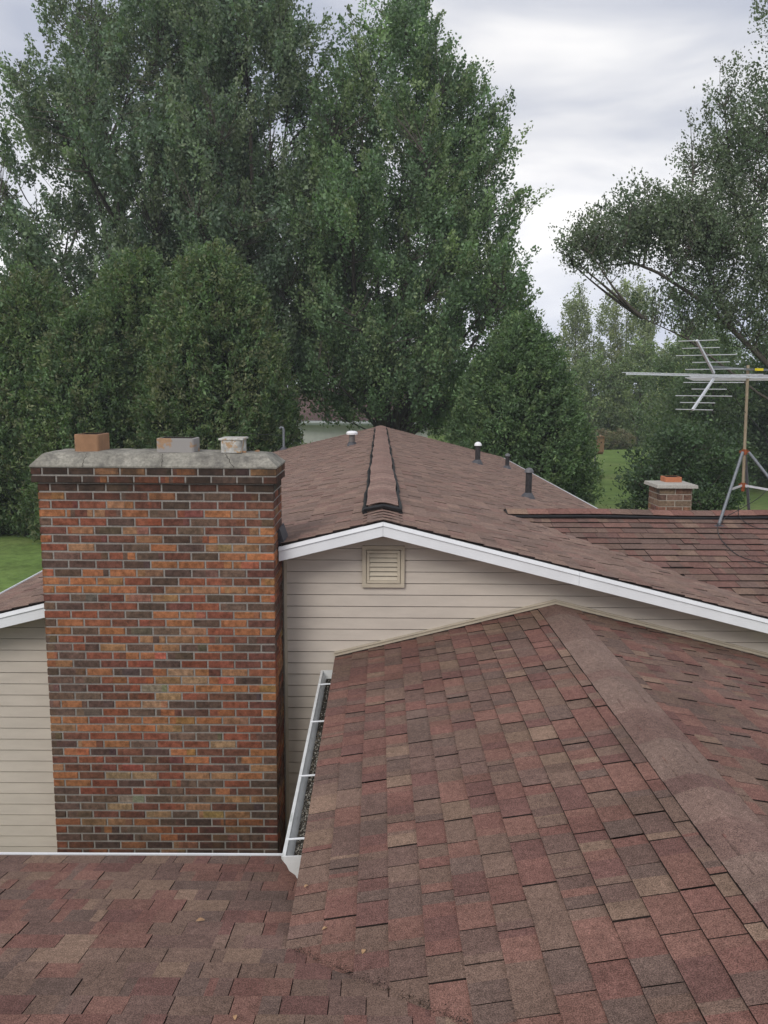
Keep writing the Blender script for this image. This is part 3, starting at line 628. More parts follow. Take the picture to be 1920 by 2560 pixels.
# gutter of the cross gable
GX, GT = -.456, -2.335; gy0, gy1 = 3.905, 6.72
outer = [(-.352, GT+.004), (-.352, GT-.115), (-.405, GT-.115), (-.412, GT-.098), (-.443, GT-.075), (-.456, GT-.045), (-.474, GT-.022), (-.482, GT-.012), (-.482, GT), (-.464, GT), (-.464, GT-.010)]
inner = [(-.464, GT-.028), (-.450, GT-.048), (-.436, GT-.075), (-.407, GT-.098), (-.402, GT-.110), (-.357, GT-.110), (-.357, GT+.004)]
mb = MB(); mb.prism(outer+inner, 'y', gy0, gy1)
gut = mb.build('gutter', M['gutter'], house, label='open white gutter beside the chimney with litter inside', recalc=True)
for ya, yb in ((gy0-.003, gy0+.0), (gy1, gy1+.003)): mb = MB(); mb.prism([(-.350, GT+.006), (-.350, GT-.117), (-.406, GT-.117), (-.414, GT-.099), (-.445, GT-.076), (-.458, GT-.046), (-.476, GT-.022), (-.484, GT-.010), (-.484, GT+.001)], 'y', ya-.002, yb+.002); mb.build('end_cap', M['gutter'], gut)
for yy in (6.394, 5.636, 4.796, 4.071):
    mb = MB(); mb.tube([(-.480, yy, GT-.004), (-.345, yy, GT+.006)], .006, 8); mb.build('gutter_spike', M['white'], gut)
rng = np.random.default_rng(6); mb = MB(); mb.face([(-.434, gy0+.004, GT-.068), (-.359, gy0+.004, GT-.064), (-.359, gy1-.01, GT-.064), (-.434, gy1-.01, GT-.068)], (.06, .052, .042))
for k in range(3200):
    x = rng.uniform(-.432, -.360); y = rng.uniform(gy0+.01, gy1-.05); z = GT-.066+rng.random()*.010; s = rng.uniform(.003, .008)
    c = (.34, .32, .28) if rng.random() < .55 else ((.04, .035, .03) if rng.random() < .6 else (.13, .09, .05))
    if y > 5.6 and rng.random() < .7: c = (.035, .03, .024)
    a = Vector(rng.normal(size=3)); a.normalize(); b = a.orthogonal().normalized()*s; cc = a.cross(b)
    p = Vector((x, y, z)); mb.face([p-b, p+cc*.6, p+b, p-cc*.6], c)
lt = mb.build('leaf_litter', M['litter'], None, recalc=False); props(lt, 'pale and dark grit and leaf litter lying in the white gutter', 'debris', kind='stuff')

# ---- near roof (under the viewer)
mb = MB(); cn = 1/math.hypot(1, NS); XL, XRR = -5.2, 3.9; YB = -.6
shingles(mb, (XRR, NEAVE, znear(NEAVE)), (-1, 0, 0), (0, -cn, NS*cn), XRR-XL, (NEAVE-YB)/cn, 51, PAL_NEAR, keep=lambda p: not (p.x > CE+.5 and p.y > 1.3+max(0, 3.184-(p.x-CE)*.93-1.3)+.35), lift=.95, gap=.0035, tab=(.12, .23))
near = mb.build('roof', M['shingle'], house, label='near roof slope running down to the white gutter line', recalc=False)
d = MB(); slab(d, [(XL, NEAVE, znear(NEAVE)), (XRR, NEAVE, znear(NEAVE)), (XRR, YB, znear(YB)), (XL, YB, znear(YB))], .03, .004)
slab(d, [(XL, -5.5, znear(NEAVE)), (XRR, -5.5, znear(NEAVE)), (XRR, YB, znear(YB)), (XL, YB, znear(YB))], .03, .004); d.build('roof_deck', M['deck'], near)
zt_ = znear(4.33)+.012
NG = 4.245; pr = [(NG-.01, zt_-.05), (NG-.01, zt_-.125), (NG+.05, zt_-.125), (NG+.085, zt_-.05), (NG+.105, zt_-.035), (NG+.105, zt_), (NG+.092, zt_), (NG+.092, zt_-.03), (NG+.05, zt_-.118), (NG, zt_-.118), (NG, zt_-.05)]
mb = MB(); mb.prism(pr, 'x', XL, -.43); ng = mb.build('gutter', M['white'], house, label='thin white gutter lip at the bottom of the near roof')
mb = MB(); mb.box((-5.0, -5.2, G), (3.2, NEAVE-.25, znear(NEAVE)-.08)); mb.box((-.05, NEAVE-.25, G), (3.1, YWALL-.01, -2.36))
mb.build('wall', M['siding'], house, label='walls under the near roof')

# ---- small chimney behind the wing ridge
sx0, sx1, sy0, sy1 = 3.475, 3.885, 10.2, 10.62; mb = MB()
SR = ['gbd', 'dgb', 'tgr', 'rbr', 'obr', 'bgr', 'rbb', 'gdr', 'rbo']; z = -1.168; hh = .0765
BC2 = {'g': (.20, .145, .105), 'b': (.17, .10, .075), 'd': (.125, .085, .07), 't': (.24, .17, .125), 'r': (.24, .125, .085), 'o': (.28, .14, .09)}
sv = dict(BC); BC.update(BC2); rng = random.Random(9)
for k, codes in enumerate(SR+['bgr']*4):
    zt2 = z-k*hh; half = k % 2
    s = 0; lens = [.205, .205] if not half else [.10, .205, .105]; sc = (sx1-sx0)/sum(lens)
    for q, l in enumerate(lens):
        l *= sc; brick(mb, (sx0+s, sy0, zt2-hh), (1, 0, 0), (0, -1, 0), l-.011, hh-.011, .012, codes[q]); 
        brick(mb, (sx1-s, sy1, zt2-hh), (-1, 0, 0), (0, 1, 0), l-.011, hh-.011, .012, codes[q]); s += l
    s = 0
    for q, l in enumerate(lens[::-1]):
        l *= (sy1-sy0)/sum(lens); brick(mb, (sx0, sy0+s+l-.011, zt2-hh), (0, -1, 0), (-1, 0, 0), l-.011, hh-.011, .012, codes[q]); brick(mb, (sx1, sy0+s, zt2-hh), (0, 1, 0), (1, 0, 0), l-.011, hh-.011, .012, codes[q]); s += l
BC.update(sv)
sc_ = mb.build('chimney', M['brick'], house, label='small square brown brick chimney behind the wing ridge')
M['pale_mortar'] = plain_mat('pale_mortar', (.40, .36, .30), .95, 0, [(60, 3, .8, 1.1, .3, .7)])
mb = MB(); mb.box((sx0+.006, sy0+.006, -2.2), (sx1-.006, sy1-.006, -1.166)); mb.build('mortar', M['pale_mortar'], sc_)
mb = MB(); a, b = .052, .055
B8 = [(sx0-a, sy0-b), (sx1+a, sy0-b), (sx1+a, sy1+b), (sx0-a, sy1+b)]
mb.v += [(p, q, -1.17) for p, q in B8]+[(p+(.008 if i in (0, 3) else -.008), q+(.008 if i < 2 else -.008), -1.128) for i, (p, q) in enumerate(B8)]+[(sx0+.12, sy0+.12, -1.108), (sx1-.12, sy0+.12, -1.108), (sx1-.12, sy1-.12, -1.108), (sx0+.12, sy1-.12, -1.108)]
for k in range(2):
    for j in range(4): mb.f.append((k*4+j, k*4+(j+1) % 4, k*4+4+(j+1) % 4, k*4+4+j)); mb.c.append((1, 1, 1))
mb.f += [(8, 9, 10, 11), (3, 2, 1, 0)]; mb.c += [(1, 1, 1)]*2
M['lt_concrete'] = plain_mat('pale_concrete', (.42, .40, .36), .92, 0, [(60, 4, .7, 1.12, .3, .7)], bmp=(.4, .004))
mb.build('crown', M['lt_concrete'], sc_, bevel=.004)
flue(sx0+.105, sx0+.315, sy0+.11, sy0+.32, -1.112, -1.048, M['clay_red'], sc_, th=.02, r=.02)

# ================================================================== TV AERIAL
ant = thing('tv_antenna', 'rooftop TV aerial on a tan mast and grey tripod with a yellow taped boom', 'antenna', (4.13, 9.4, -1.30))
mb = MB(); top = Vector((4.116, 9.4, .31)); bot = Vector((4.155, 9.4, -1.105)); mb.tube([bot, top], .0165, 14); mast = mb.build('mast', M['mast'], ant)
ap = Vector((4.143, 9.4, -.66))
def wingz(x, y): return WZ-SL*abs(WY-y)
feet = [Vector((3.76, 9.05, wingz(0, 9.05)+.02)), Vector((4.72, 8.95, wingz(0, 8.95)+.02)), Vector((4.50, 9.95, wingz(0, 9.95)+.02))]
for k, f in enumerate(feet):
    d = (f-ap); d.z = 0; d.normalize(); t0 = ap+d*.045
    mb = MB(); mb.tube([t0, f], .0165, 12); lg = mb.build('tripod_leg', M['galv'], ant)
    mb = MB(); mb.hexa([f+Vector(v) for v in ((-.05, -.035, -.022), (.05, -.035, -.022), (.05, .035, -.012), (-.05, .035, -.012), (-.05, -.035, -.012), (.05, -.035, -.012), (.05, .035, -.002), (-.05, .035, -.002))])
    mb.box(f+Vector((-.02, -.012, -.012)), f+Vector((.02, .012, .02))); mb.build('foot_plate', M['boot'], lg, bevel=.002)
mb = MB(); mb.tube([ap+Vector((0, 0, -.03)), ap+Vector((0, 0, .03))], .03, 12); mb.box(ap+Vector((-.055, -.012, -.014)), ap+Vector((.055, .012, .014))); mb.build('clamp', M['rust'], ant)
mb = MB(); bz = Vector((4.152, 9.4, -1.04)); mb.tube([bz+Vector((0, 0, -.028)), bz+Vector((0, 0, .028))], .026, 12); mb.box(bz+Vector((-.045, -.012, -.015)), bz+Vector((.045, .012, .015))); mb.build('clamp', M['rust'], ant)
mb = MB(); mb.lathe((bot.x, bot.y, bot.z-.006), [(0, 0), (.018, .002), (.018, .05)], 12); mb.build('mast_end', M['rust'], ant)
for f in feet:
    q = ap.lerp(f, .52); mb = MB(); d = (q-bz); n = Vector((-d.y, d.x, 0)).normalized()*.004; u = Vector((0, 0, .012))
    mb.hexa([bz-n-u, q-n-u, q+n-u, bz+n-u, bz-n+u, q-n+u, q+n+u, bz+n+u]); mb.build('brace', M['alu'], ant)
bd = Vector((-.752, -.659, 0)); el = Vector((.659, -.752, 0)); apx = Vector((3.50, 8.80, .176))
mc = Vector((4.125, 9.4, .176)); bd2 = (apx-mc).normalized()
mb = MB(); a = apx+Vector((0, 0, .0)); 
def bar(mb, p, q, w, h):
    p, q = Vector(p), Vector(q); d = (q-p).normalized(); s = d.cross(Vector((0, 0, 1))); s = (s if s.length > .01 else Vector((1, 0, 0))).normalized()*w; u = s.cross(d).normalized()*h
    mb.hexa([p-s-u, q-s-u, q+s-u, p+s-u, p-s+u, q-s+u, q+s+u, p+s+u])
bar(mb, apx, mc+(mc-apx)*2.0, .012, .012); mb.build('boom', M['alu'], ant)
mb = MB(); bar(mb, apx+Vector((-.02, -.02, .095)), Vector((4.125, 9.38, .262)), .012, .011); bar(mb, (4.125, 9.38, .262), (5.3, 9.9, .262), .012, .011); mb.build('support_boom', M['galv'], ant)
mb = MB(); bar(mb, (4.19, 9.362, .262), (4.28, 9.40, .262), .014, .0135); mb.build('tape', M['yellow'], ant)
tip = Vector((2.292, 7.8, .170)); mb = MB(); bar(mb, tip, apx, .008, .008); mb.build('director_boom', M['alu'], ant)
for k in range(14):
    p = tip.lerp(apx, k/14+.01); h = .06+.002*k; mb = MB(); mb.tube([p-el*h+Vector((0, 0, .012)), p+el*h+Vector((0, 0, .012))], .0035, 6); mb.build('director', M['alu'], ant)
for sg in (1, -1):
    t = Vector((3.205, 8.55, .176+sg*.350)); b0 = apx+Vector((0, 0, sg*.03))
    mb = MB(); bar(mb, b0, t, .011, .011); arm = mb.build('reflector_arm', M['alu'], ant)
    for k in range(5):
        q = b0.lerp(t, .12+.87*k/4); h = (.30, .19, .31, .19, .20)[k] if sg > 0 else (.31, .18, .29, .18, .19)[k]; sh = (.05, .06, .03, .0, .03)[k]
        mb = MB(); ed = Vector((.76, -.65, 0)); mb.tube([q-ed*(h-sh*.4), q+ed*(h+sh*.4)], .0042, 6); mb.build('reflector_rod', M['alu'], ant)
for k in range(12):
    p = apx+(mc-apx)*(.10+.235*k); h = .34+.085*k
    for sg in (-1, 1):
        mb = MB(); mb.tube([p+Vector((0, 0, .016*(1 if k % 2 else -1))), p+el*sg*h+bd*.13*h+Vector((0, 0, .016*(1 if k % 2 else -1)))], .0048, 6); mb.build('element', M['alu'], ant)
# coax cable
mb = MB(); P0 = Vector((3.56, 8.78, .11))
def cubic(pts, n=10):
    r = []; P = [Vector(p) for p in pts]
    for i in range(len(P)-1):
        p0, p1, p2, p3 = P[max(i-1, 0)], P[i], P[i+1], P[min(i+2, len(P)-1)]
        for k in range(n):
            t = k/n; r.append(.5*((2*p1)+(-p0+p2)*t+(2*p0-5*p1+4*p2-p3)*t*t+(-p0+3*p1-3*p2+p3)*t**3))
    r.append(P[-1]); return r
mb.tube(cubic([P0, (3.80, 9.0, -.02), (4.10, 9.38, -.20), (4.30, 9.36, -.42), (4.42, 9.33, -.62), (4.44, 9.30, -.9), (4.32, 9.25, -1.12), (4.05, 9.15, -1.27), (3.86, 9.10, -1.36), (3.78, 9.04, -1.43)]), .0042, 6)
z_ = lambda y: WZ-SL*(WY-y)+.018
mb.tube(cubic([(3.74, 9.03, z_(9.03)+.02), (3.66, 8.80, z_(8.8)), (3.63, 8.55, z_(8.55)), (3.66, 8.30, z_(8.3)), (3.76, 8.17, z_(8.17)), (3.90, 8.05, z_(8.05)), (4.2, 7.8, z_(7.8)), (4.6, 7.5, z_(7.5))]), .0042, 6)
mb.tube(cubic([(4.03, 9.2, z_(9.2)+.15), (4.05, 9.2, z_(9.2)+.03), (4.12, 9.02, z_(9.02)), (4.25, 8.95, z_(8.95)), (4.5, 8.97, z_(8.97)), (4.8, 9.1, z_(9.1))]), .0042, 6)
cb = mb.build('coaxial_cable', M['cable'], None, smooth=True); props(cb, 'thin black cable looping from the TV aerial down across the wing roof', 'cable')

# grit gathered in the valley
mb = MB(); rg = random.Random(12)
for k in range(1700):
    t = rg.random(); x = CE+.02+1.35*t; y = NY0-(CZ-SL*(CX-x)-NZ0)/NS; x += rg.gauss(0, .013); y += rg.gauss(0, .013)
    z = max(CZ-SL*(CX-x), znear(y))+.012+rg.random()*.006; s_ = rg.uniform(.0015, .0042)
    a = Vector((rg.gauss(0, 1), rg.gauss(0, 1), rg.gauss(0, .5))).normalized(); b = a.orthogonal().normalized()*s_; c_ = a.cross(b); p = Vector((x, y, z))
    mb.face([p-b, p+c_*.6, p+b, p-c_*.6], rg.choice(((.03, .024, .02), (.045, .035, .028), (.10, .07, .05), (.025, .02, .018))))
vd = mb.build('valley_debris', M['litter'], None, recalc=False); props(vd, 'dark grit and crumbs collected along the valley between the near roofs', 'debris', kind='stuff')
# fallen leaves
def fallen(px, py, pz, rot, L_, label):
    o = bpy.data.objects.new('fallen_leaf', None); 
    mb = MB(); n = 7; c, s = math.cos(rot), math.sin(rot)
    for k in range(n):
        t0, t1 = k/n, (k+1)/n; w = lambda t: .28*L_*math.sin(math.pi*min(1, t*.97+.015))**.8; h = lambda t: .006+.010*math.sin(t*3.1)
        for sg in (-1, 1):
            q = [(t0-.5, 0), (t1-.5, 0), (t1-.5, sg*w(t1)/L_), (t0-.5, sg*w(t0)/L_)]
            mb.face([(px+(a*c-b*s)*L_, py+(a*s+b*c)*L_, pz+h(a+.5)*.6+abs(b)*L_*.12+.012) for a, b in q])
    ob = mb.build('fallen_leaf', M['leafdry'], None, recalc=False); ob.modifiers.new('t', 'SOLIDIFY').thickness = .0006
    props(ob, label, 'leaf', 'dry leaves on the near roof')
fallen(-.777, 3.363, -2.333, .15, .040, 'tan dry leaf lying on the near roof slope left of the gutter corner')
fallen(-.215, 3.158, -2.227, .5, .026, 'small curled brown leaf in the valley between the two near roofs')
fallen(-.05, 2.96, -2.185, 1.2, .030, 'brown leaf standing in the valley grit, lower than the curled one')
fallen(-.321, 3.491, -2.250, .75, .026, 'pale twig-like leaf on the cross gable shingles near the gutter end')
fallen(-.475, 2.521, -2.108, 1.7, .024, 'yellowish leaf fragment at the bottom edge of the near roof')

# ================================================================== TREES
def raw_mesh(name, V, Fq, cols, mat, parent, smooth=False):
    me = bpy.data.meshes.new(name); n = len(V); k = len(Fq)
    me.vertices.add(n); me.vertices.foreach_set('co', np.asarray(V, dtype=np.float32).ravel())
    me.loops.add(k*4); me.loops.foreach_set('vertex_index', np.asarray(Fq, dtype=np.int32).ravel())
    me.polygons.add(k); me.polygons.foreach_set('loop_start', np.arange(0, k*4, 4, dtype=np.int32)); me.polygons.foreach_set('loop_total', np.full(k, 4, dtype=np.int32))
    if cols is not None:
        at = me.attributes.new('col', 'FLOAT_COLOR', 'FACE'); c = np.ones((k, 4), dtype=np.float32); c[:, :3] = cols; at.data.foreach_set('color', c.ravel())
    if smooth: me.polygons.foreach_set('use_smooth', np.ones(k, dtype=bool))
    me.update(calc_edges=True); me.validate(); me.materials.append(mat)
    o = bpy.data.objects.new(name, me); COL.objects.link(o); o.parent = parent; return o
def unit(a): return a/(np.linalg.norm(a, axis=-1, keepdims=True)+1e-9)
def tubes(curves, radii, n=5):
    Vs, Fs, off = [], [], 0; ang = np.arange(n)*2*np.pi/n
    for P, r in zip(curves, radii):
        P = np.asarray(P, float); k = len(P); d = unit(np.gradient(P, axis=0)); ref = np.tile([.31, .87, .12], (k, 1)); a = unit(np.cross(d, ref)); b = np.cross(d, a)
        ring = P[:, None]+(a[:, None]*np.cos(ang)[None, :, None]+b[:, None]*np.sin(ang)[None, :, None])*np.asarray(r)[:, None, None]
        Vs.append(ring.reshape(-1, 3)); i = np.arange(k-1)[:, None]*n; j = np.arange(n)[None]; j2 = (j+1) % n
        Fs.append(np.stack([i+j, i+j2, i+n+j2, i+n+j], -1).reshape(-1, 4)+off); off += k*n
    return np.concatenate(Vs), np.concatenate(Fs)
def bez(p0, p1, p2, n): t = np.linspace(0, 1, n)[:, None]; return p0*(1-t)**2+2*p1*t*(1-t)+p2*t*t
def leaves(rng, P, D, L, Wd, cols, flat=.0, droop=0.):
    n = len(P); a = unit(D+rng.normal(size=(n, 3))*.75+np.array([0, 0, -droop])); r = rng.normal(size=(n, 3)); r[:, 2] *= 1-flat
    b = unit(np.cross(a, r)); c = np.cross(a, b); L = L[:, None]; Wd = Wd[:, None]
    V = np.stack([P-a*L*.5, P+b*Wd*.5+c*Wd*.12, P+a*L*.5, P-b*Wd*.5+c*Wd*.12], 1).reshape(-1, 3)
    return V, np.arange(n*4).reshape(n, 4), cols
def colors(rng, n, pal, var=.16):
    pal = np.array(pal); i = rng.integers(0, len(pal), n); return np.clip(pal[i]*np.exp(rng.normal(size=(n, 1))*var), 0, 1)
def make_tree(o, anchors, dirs, stems, stem_r, nlimb, seed, spL, spW, nleaf, leaf, pal, clear=1.0, rise=1.0, twig=.012, extra=None, aspect=.62, droop=0., fol='crown', branches=True, limbr=.06):
    rng = np.random.default_rng(seed); n = len(anchors)
    curves = [np.asarray(s, float) for s in stems]; radii = [np.linspace(r0, r1, len(s)) for s, (r0, r1) in zip(stems, stem_r)]
    if branches:
        allp = np.concatenate([bez(s[0], s[len(s)//2]*2-.5*(s[0]+s[-1]), s[-1], 24) if len(s) == 3 else np.repeat(s, 1, 0) for s in curves])
        dense = np.concatenate([np.stack([np.interp(np.linspace(0, len(s)-1, 40), np.arange(len(s)), s[:, k]) for k in range(3)], 1) for s in curves])
        idx = rng.choice(n, min(nlimb, n), replace=False)
        def link(A, pts, k):
            q = A.copy(); hor = np.linalg.norm(pts[:, :2]-A[:2], axis=1); dz = A[2]-pts[:, 2]
            cost = hor+np.abs(dz-hor*rise)*.7+np.where(dz < .05, 3., 0)+np.where(pts[:, 2] < clear, 5., 0); return pts[np.argmin(cost)]
        limbpts = [dense]
        for i in idx:
            s = link(anchors[i], dense, 1); e = anchors[i]; mid = (s+e)/2+np.array([0, 0, -.08])*np.linalg.norm(e-s)*(-1 if rise > .9 else 1)+rng.normal(size=3)*.06*np.linalg.norm(e-s)
            c = bez(s, mid, e, 9); curves.append(c); l = np.linalg.norm(e-s); radii.append(np.linspace(min(limbr*1.4, .018*l+.02), twig, 9)); limbpts.append(c)
        lp = np.concatenate(limbpts); done = set(idx.tolist())
        for i in range(n):
            if i in done: continue
            dd = np.linalg.norm(lp-anchors[i], axis=1)+np.where(lp[:, 2] > anchors[i][2], 1.2, 0); s = lp[np.argmin(dd)]; e = anchors[i]
            mid = (s+e)/2+rng.normal(size=3)*.1*np.linalg.norm(e-s); curves.append(bez(s, mid, e+dirs[i]*spL*.6, 5)); radii.append(np.linspace(twig*1.6, twig*.35, 5))
        V, Fq = tubes(curves, radii, 5); raw_mesh('trunk', V, Fq, None, M['bark'], o, True)
    else:
        V, Fq = tubes(curves, radii, 7); raw_mesh('trunk', V, Fq, None, M['bark'], o, True)
    m = nleaf; s = rng.uniform(-.45, 1., (n, m)); sz = np.exp(rng.normal(size=(n, 1))*.2)
    P = anchors[:, None]+dirs[:, None]*(s*spL*sz)[..., None]+rng.normal(size=(n, m, 3))*(spW*sz*(1-.6*np.clip(s, 0, 1)))[..., None]
    cc = colors(rng, n, pal, .17)[:, None]*np.exp(rng.normal(size=(n, m, 1))*.17); D = np.broadcast_to(dirs[:, None], P.shape)
    k = n*m; lf = leaf*np.exp(rng.normal(size=k)*.22)
    V, Fq, C = leaves(rng, P.reshape(-1, 3), D.reshape(-1, 3), lf, lf*aspect, cc.reshape(-1, 3), 0, droop)
    if extra: 
        V2, F2, C2 = extra; Fq = np.concatenate([Fq, F2+len(V)]); V = np.concatenate([V, V2]); C = np.concatenate([C, C2])
    raw_mesh(fol, V, Fq, C, M['leaf'], o)
def env_anchors(rng, n, H, z0, env, inner=.25, pw=.5, lob=.16, upb=.55, per=1, cr=.8):
    nt_ = n; n = max(1, int(n/per))
    """anchors filling a crown: env(t) radius by relative height"""
    ph0 = rng.uniform(0, 6.28, 8); A = []; Dr = []
    while len(A) < n:
        t = rng.random(); rmax = env(t)
        if rng.random() > rmax/ENVMAX[0]: continue
        ph = rng.uniform(0, 2*np.pi); lobe = 1+lob*math.sin(3*ph+ph0[0]+4*t)+lob*.8*math.sin(5*ph+ph0[1]-9*t)+lob*.8*math.sin(2*ph+ph0[2]+13*t)
        u = inner+(1-inner)*rng.random()**pw; r = rmax*lobe*u; z = z0+(H-z0)*(t+.02*math.sin(4*ph+ph0[3]))
        A.append((r*math.cos(ph), r*math.sin(ph), z)); o = np.array([math.cos(ph), math.sin(ph), 0])*(1-upb)*u*min(1, .5+r/2)+np.array([0, 0, upb])
        Dr.append(o+rng.normal(size=3)*.16)
    A, Dr = np.array(A), unit(np.array(Dr))
    if per > 1:
        i = np.arange(nt_) % len(A); v = rng.normal(size=(nt_, 3)); v = unit(v)*rng.random((nt_, 1))**.45*cr*np.exp(rng.normal(size=(len(A), 1))*.25)[i]; v[:, 2] = v[:, 2]*(.55+1.25*np.clip((A[i][:, 2]-z0)/(H-z0), 0, 1))+.1
        A = A[i]+v; Dr = unit(Dr[i]+v/cr*.55)
    return A, Dr
ENVMAX = [1]
MAPLE = [(.12, .185, .095), (.105, .165, .088), (.145, .21, .10), (.095, .15, .08), (.155, .20, .10)]; MAPLE = [tuple(1.15*q for q in c) for c in MAPLE]
MAPLE_B = [(.125, .175, .115), (.11, .158, .105), (.15, .195, .12), (.14, .17, .105)]; MAPLE_B = [tuple(1.15*q for q in c) for c in MAPLE_B]
ARB = [(.125, .185, .082), (.105, .165, .075), (.15, .195, .085), (.088, .14, .066), (.15, .165, .085)]
FARG = [(.27, .33, .16), (.245, .30, .15), (.30, .34, .16)]
def interp_env(pts):
    xs = [p[0] for p in pts]; ys = [p[1] for p in pts]; ENVMAX[0] = max(ys)*1.0; return lambda t: float(np.interp(t, xs, ys))
def maple(label, x, y, H, env, z0, nsp, nleaf, seed, pal, stems, leaf=.135, group='tall maples beyond the house', nlimb=70, rise=1.15, upb=.68, spL=.80, spW=.17):
    o = thing('maple_tree', label, 'tree', (x, y, G), 0, group); rng = np.random.default_rng(seed)
    A, D = env_anchors(rng, nsp, H, z0, interp_env(env), .25, .5, .10, upb, 6, .85)
    ss = []; rs = []
    for (x0, y0, x1, y1, z1, r) in stems:
        n = 9; t = np.linspace(0, 1, n); st = np.stack([x0*.4+(x1-x0*.4)*t**1.25, y0*.4+(y1-y0*.4)*t**1.25, z1*t], 1); st[1:-1, :2] += rng.normal(size=(n-2, 2))*.09; st[0, 2] = -.3; ss.append(st); rs.append((r, .03))
    make_tree(o, A, D, ss, rs, nlimb, seed+1, spL, spW, nleaf, leaf, pal, 2.6, rise, .014, limbr=.09); return o
# tall maples
maple('dark green maple directly behind the roof ridge, its trunk forking above the ridge vent', .7, 38, 21.0,
      [(0, 2.8), (.1, 4.5), (.22, 5.2), (.43, 5.6), (.57, 4.8), (.74, 3.3), (.88, 2.0), (.95, 1.2), (1, .5)], 3.4, 2800, 90, 101, MAPLE,
      [(.3, 0, .9, .3, 19, .30), (-.2, .1, -1.6, .4, 16.5, .22), (.4, .3, 2.3, .8, 15, .17), (-.1, -.3, -2.6, -1.2, 12, .14), (0, .5, .2, 2.5, 14, .14), (.2, -.4, 1.2, -2.2, 12.5, .13)])
maple('broad grey-green maple at far left, overhanging the tallest arborvitaes', -11.0, 41, 25.4,
      [(0, 3.0), (.12, 5.4), (.35, 6.7), (.55, 6.1), (.72, 4.5), (.88, 2.4), (.96, 1.4), (1, .6)], 4.2, 2500, 85, 111, MAPLE_B,
      [(0, 0, .6, 0, 24, .34), (-.3, 0, -3.6, .3, 19, .24), (.4, .2, 3.0, .6, 20, .22), (0, -.4, -1.2, -2.5, 17, .18), (.2, .3, 1.4, 3, 16, .18), (-.2, 0, -5, -.8, 13, .13)], leaf=.15)
maple('grey-green maple standing between the broad left maple and the dark one', -5.9, 38.5, 23.6,
      [(0, 2.2), (.12, 3.9), (.35, 4.7), (.55, 4.5), (.75, 3.5), (.9, 2.1), (1, .5)], 4.0, 2100, 85, 121, MAPLE_B,
      [(0, 0, .1, 0, 22, .28), (.35, 0, 1.9, .2, 18, .2), (-.3, .2, -2.2, .4, 18, .2), (.1, .4, .6, 2.2, 15, .15), (-.1, -.4, -.9, -2, 15, .15)], leaf=.14)
# arborvitaes
def arbor(label, x, y, H, W, seed, n=2500, k=34, prof=None, group='dense arborvitaes beside the lawn', pal=ARB):
    o = thing('arborvitae', label, 'tree', (x, y, G), 0, group); rng = np.random.default_rng(seed)
    env = interp_env(prof or [(0, .8*W), (.08, .95*W), (.25, W), (.45, .96*W), (.65, .78*W), (.8, .57*W), (.92, .32*W), (1, .06*W)])
    A = []; Dr = []; ph0 = rng.uniform(0, 6.28, 8)
    while len(A) < n:
        t = rng.random(); r = env(t)
        if rng.random() > r/W: continue
        ph = rng.uniform(0, 2*np.pi)
        b = .5+.5*math.sin(9*ph+ph0[0]+9*t)*math.sin(17*t*H/6+ph0[1]+3*ph); b2 = math.sin(5*ph+ph0[2]-8*t)
        u = .76+.15*b+.09*b2+.14*rng.random()**2
        A.append((r*u*math.cos(ph), r*u*math.sin(ph), H*t)); Dr.append((math.cos(ph)*.75, math.sin(ph)*.75, .62+.25*t))
    A = np.array(A); D = unit(np.array(Dr)+rng.normal(size=(n, 3))*.22)
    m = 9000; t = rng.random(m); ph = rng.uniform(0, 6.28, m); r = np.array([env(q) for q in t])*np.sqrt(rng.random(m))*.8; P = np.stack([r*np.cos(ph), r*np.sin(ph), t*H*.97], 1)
    ex = leaves(rng, P, unit(np.stack([np.cos(ph), np.sin(ph), np.ones(m)*.5], 1)), np.full(m, .34), np.full(m, .22), colors(rng, m, [(.05, .07, .03), (.06, .075, .035)], .2))  # inner leaves coloured darker to paint in the shade inside the crown
    st = np.array([(0, 0, -.2), (.03, 0, H*.4), (0, 0, H*.93)])
    make_tree(o, A, D, [st], [(.16, .02)], 0, seed+1, .46, .12, k+8, .125, pal, extra=ex, aspect=.42, branches=False, fol='crown'); return o
arbor('tall pointed arborvitae, right one of the left group, nearest the brick chimney', -5.75, 29, 9.7, 2.85, 201, 3300)
arbor('tall round-topped arborvitae in the middle of the left group', -8.6, 30.5, 9.75, 2.9, 202, 2600)
arbor('shaded arborvitae at the left edge of the picture, beside the lawn', -12.0, 29.5, 8.9, 2.8, 203, 3000)
arbor('lower rounded arborvitae standing in front of the gap at the left of the group', -9.9, 27.8, 7.5, 1.9, 207, 1700)
arbor('single broad conical arborvitae right of the far roof end', 5.0, 30, 7.55, 2.4, 204, 2700, pal=[(.115, .18, .08), (.10, .16, .072), (.135, .19, .08), (.09, .145, .068)],
      prof=[(0, 2.1), (.1, 2.4), (.25, 2.55), (.45, 2.35), (.65, 1.85), (.8, 1.3), (.92, .7), (1, .15)])
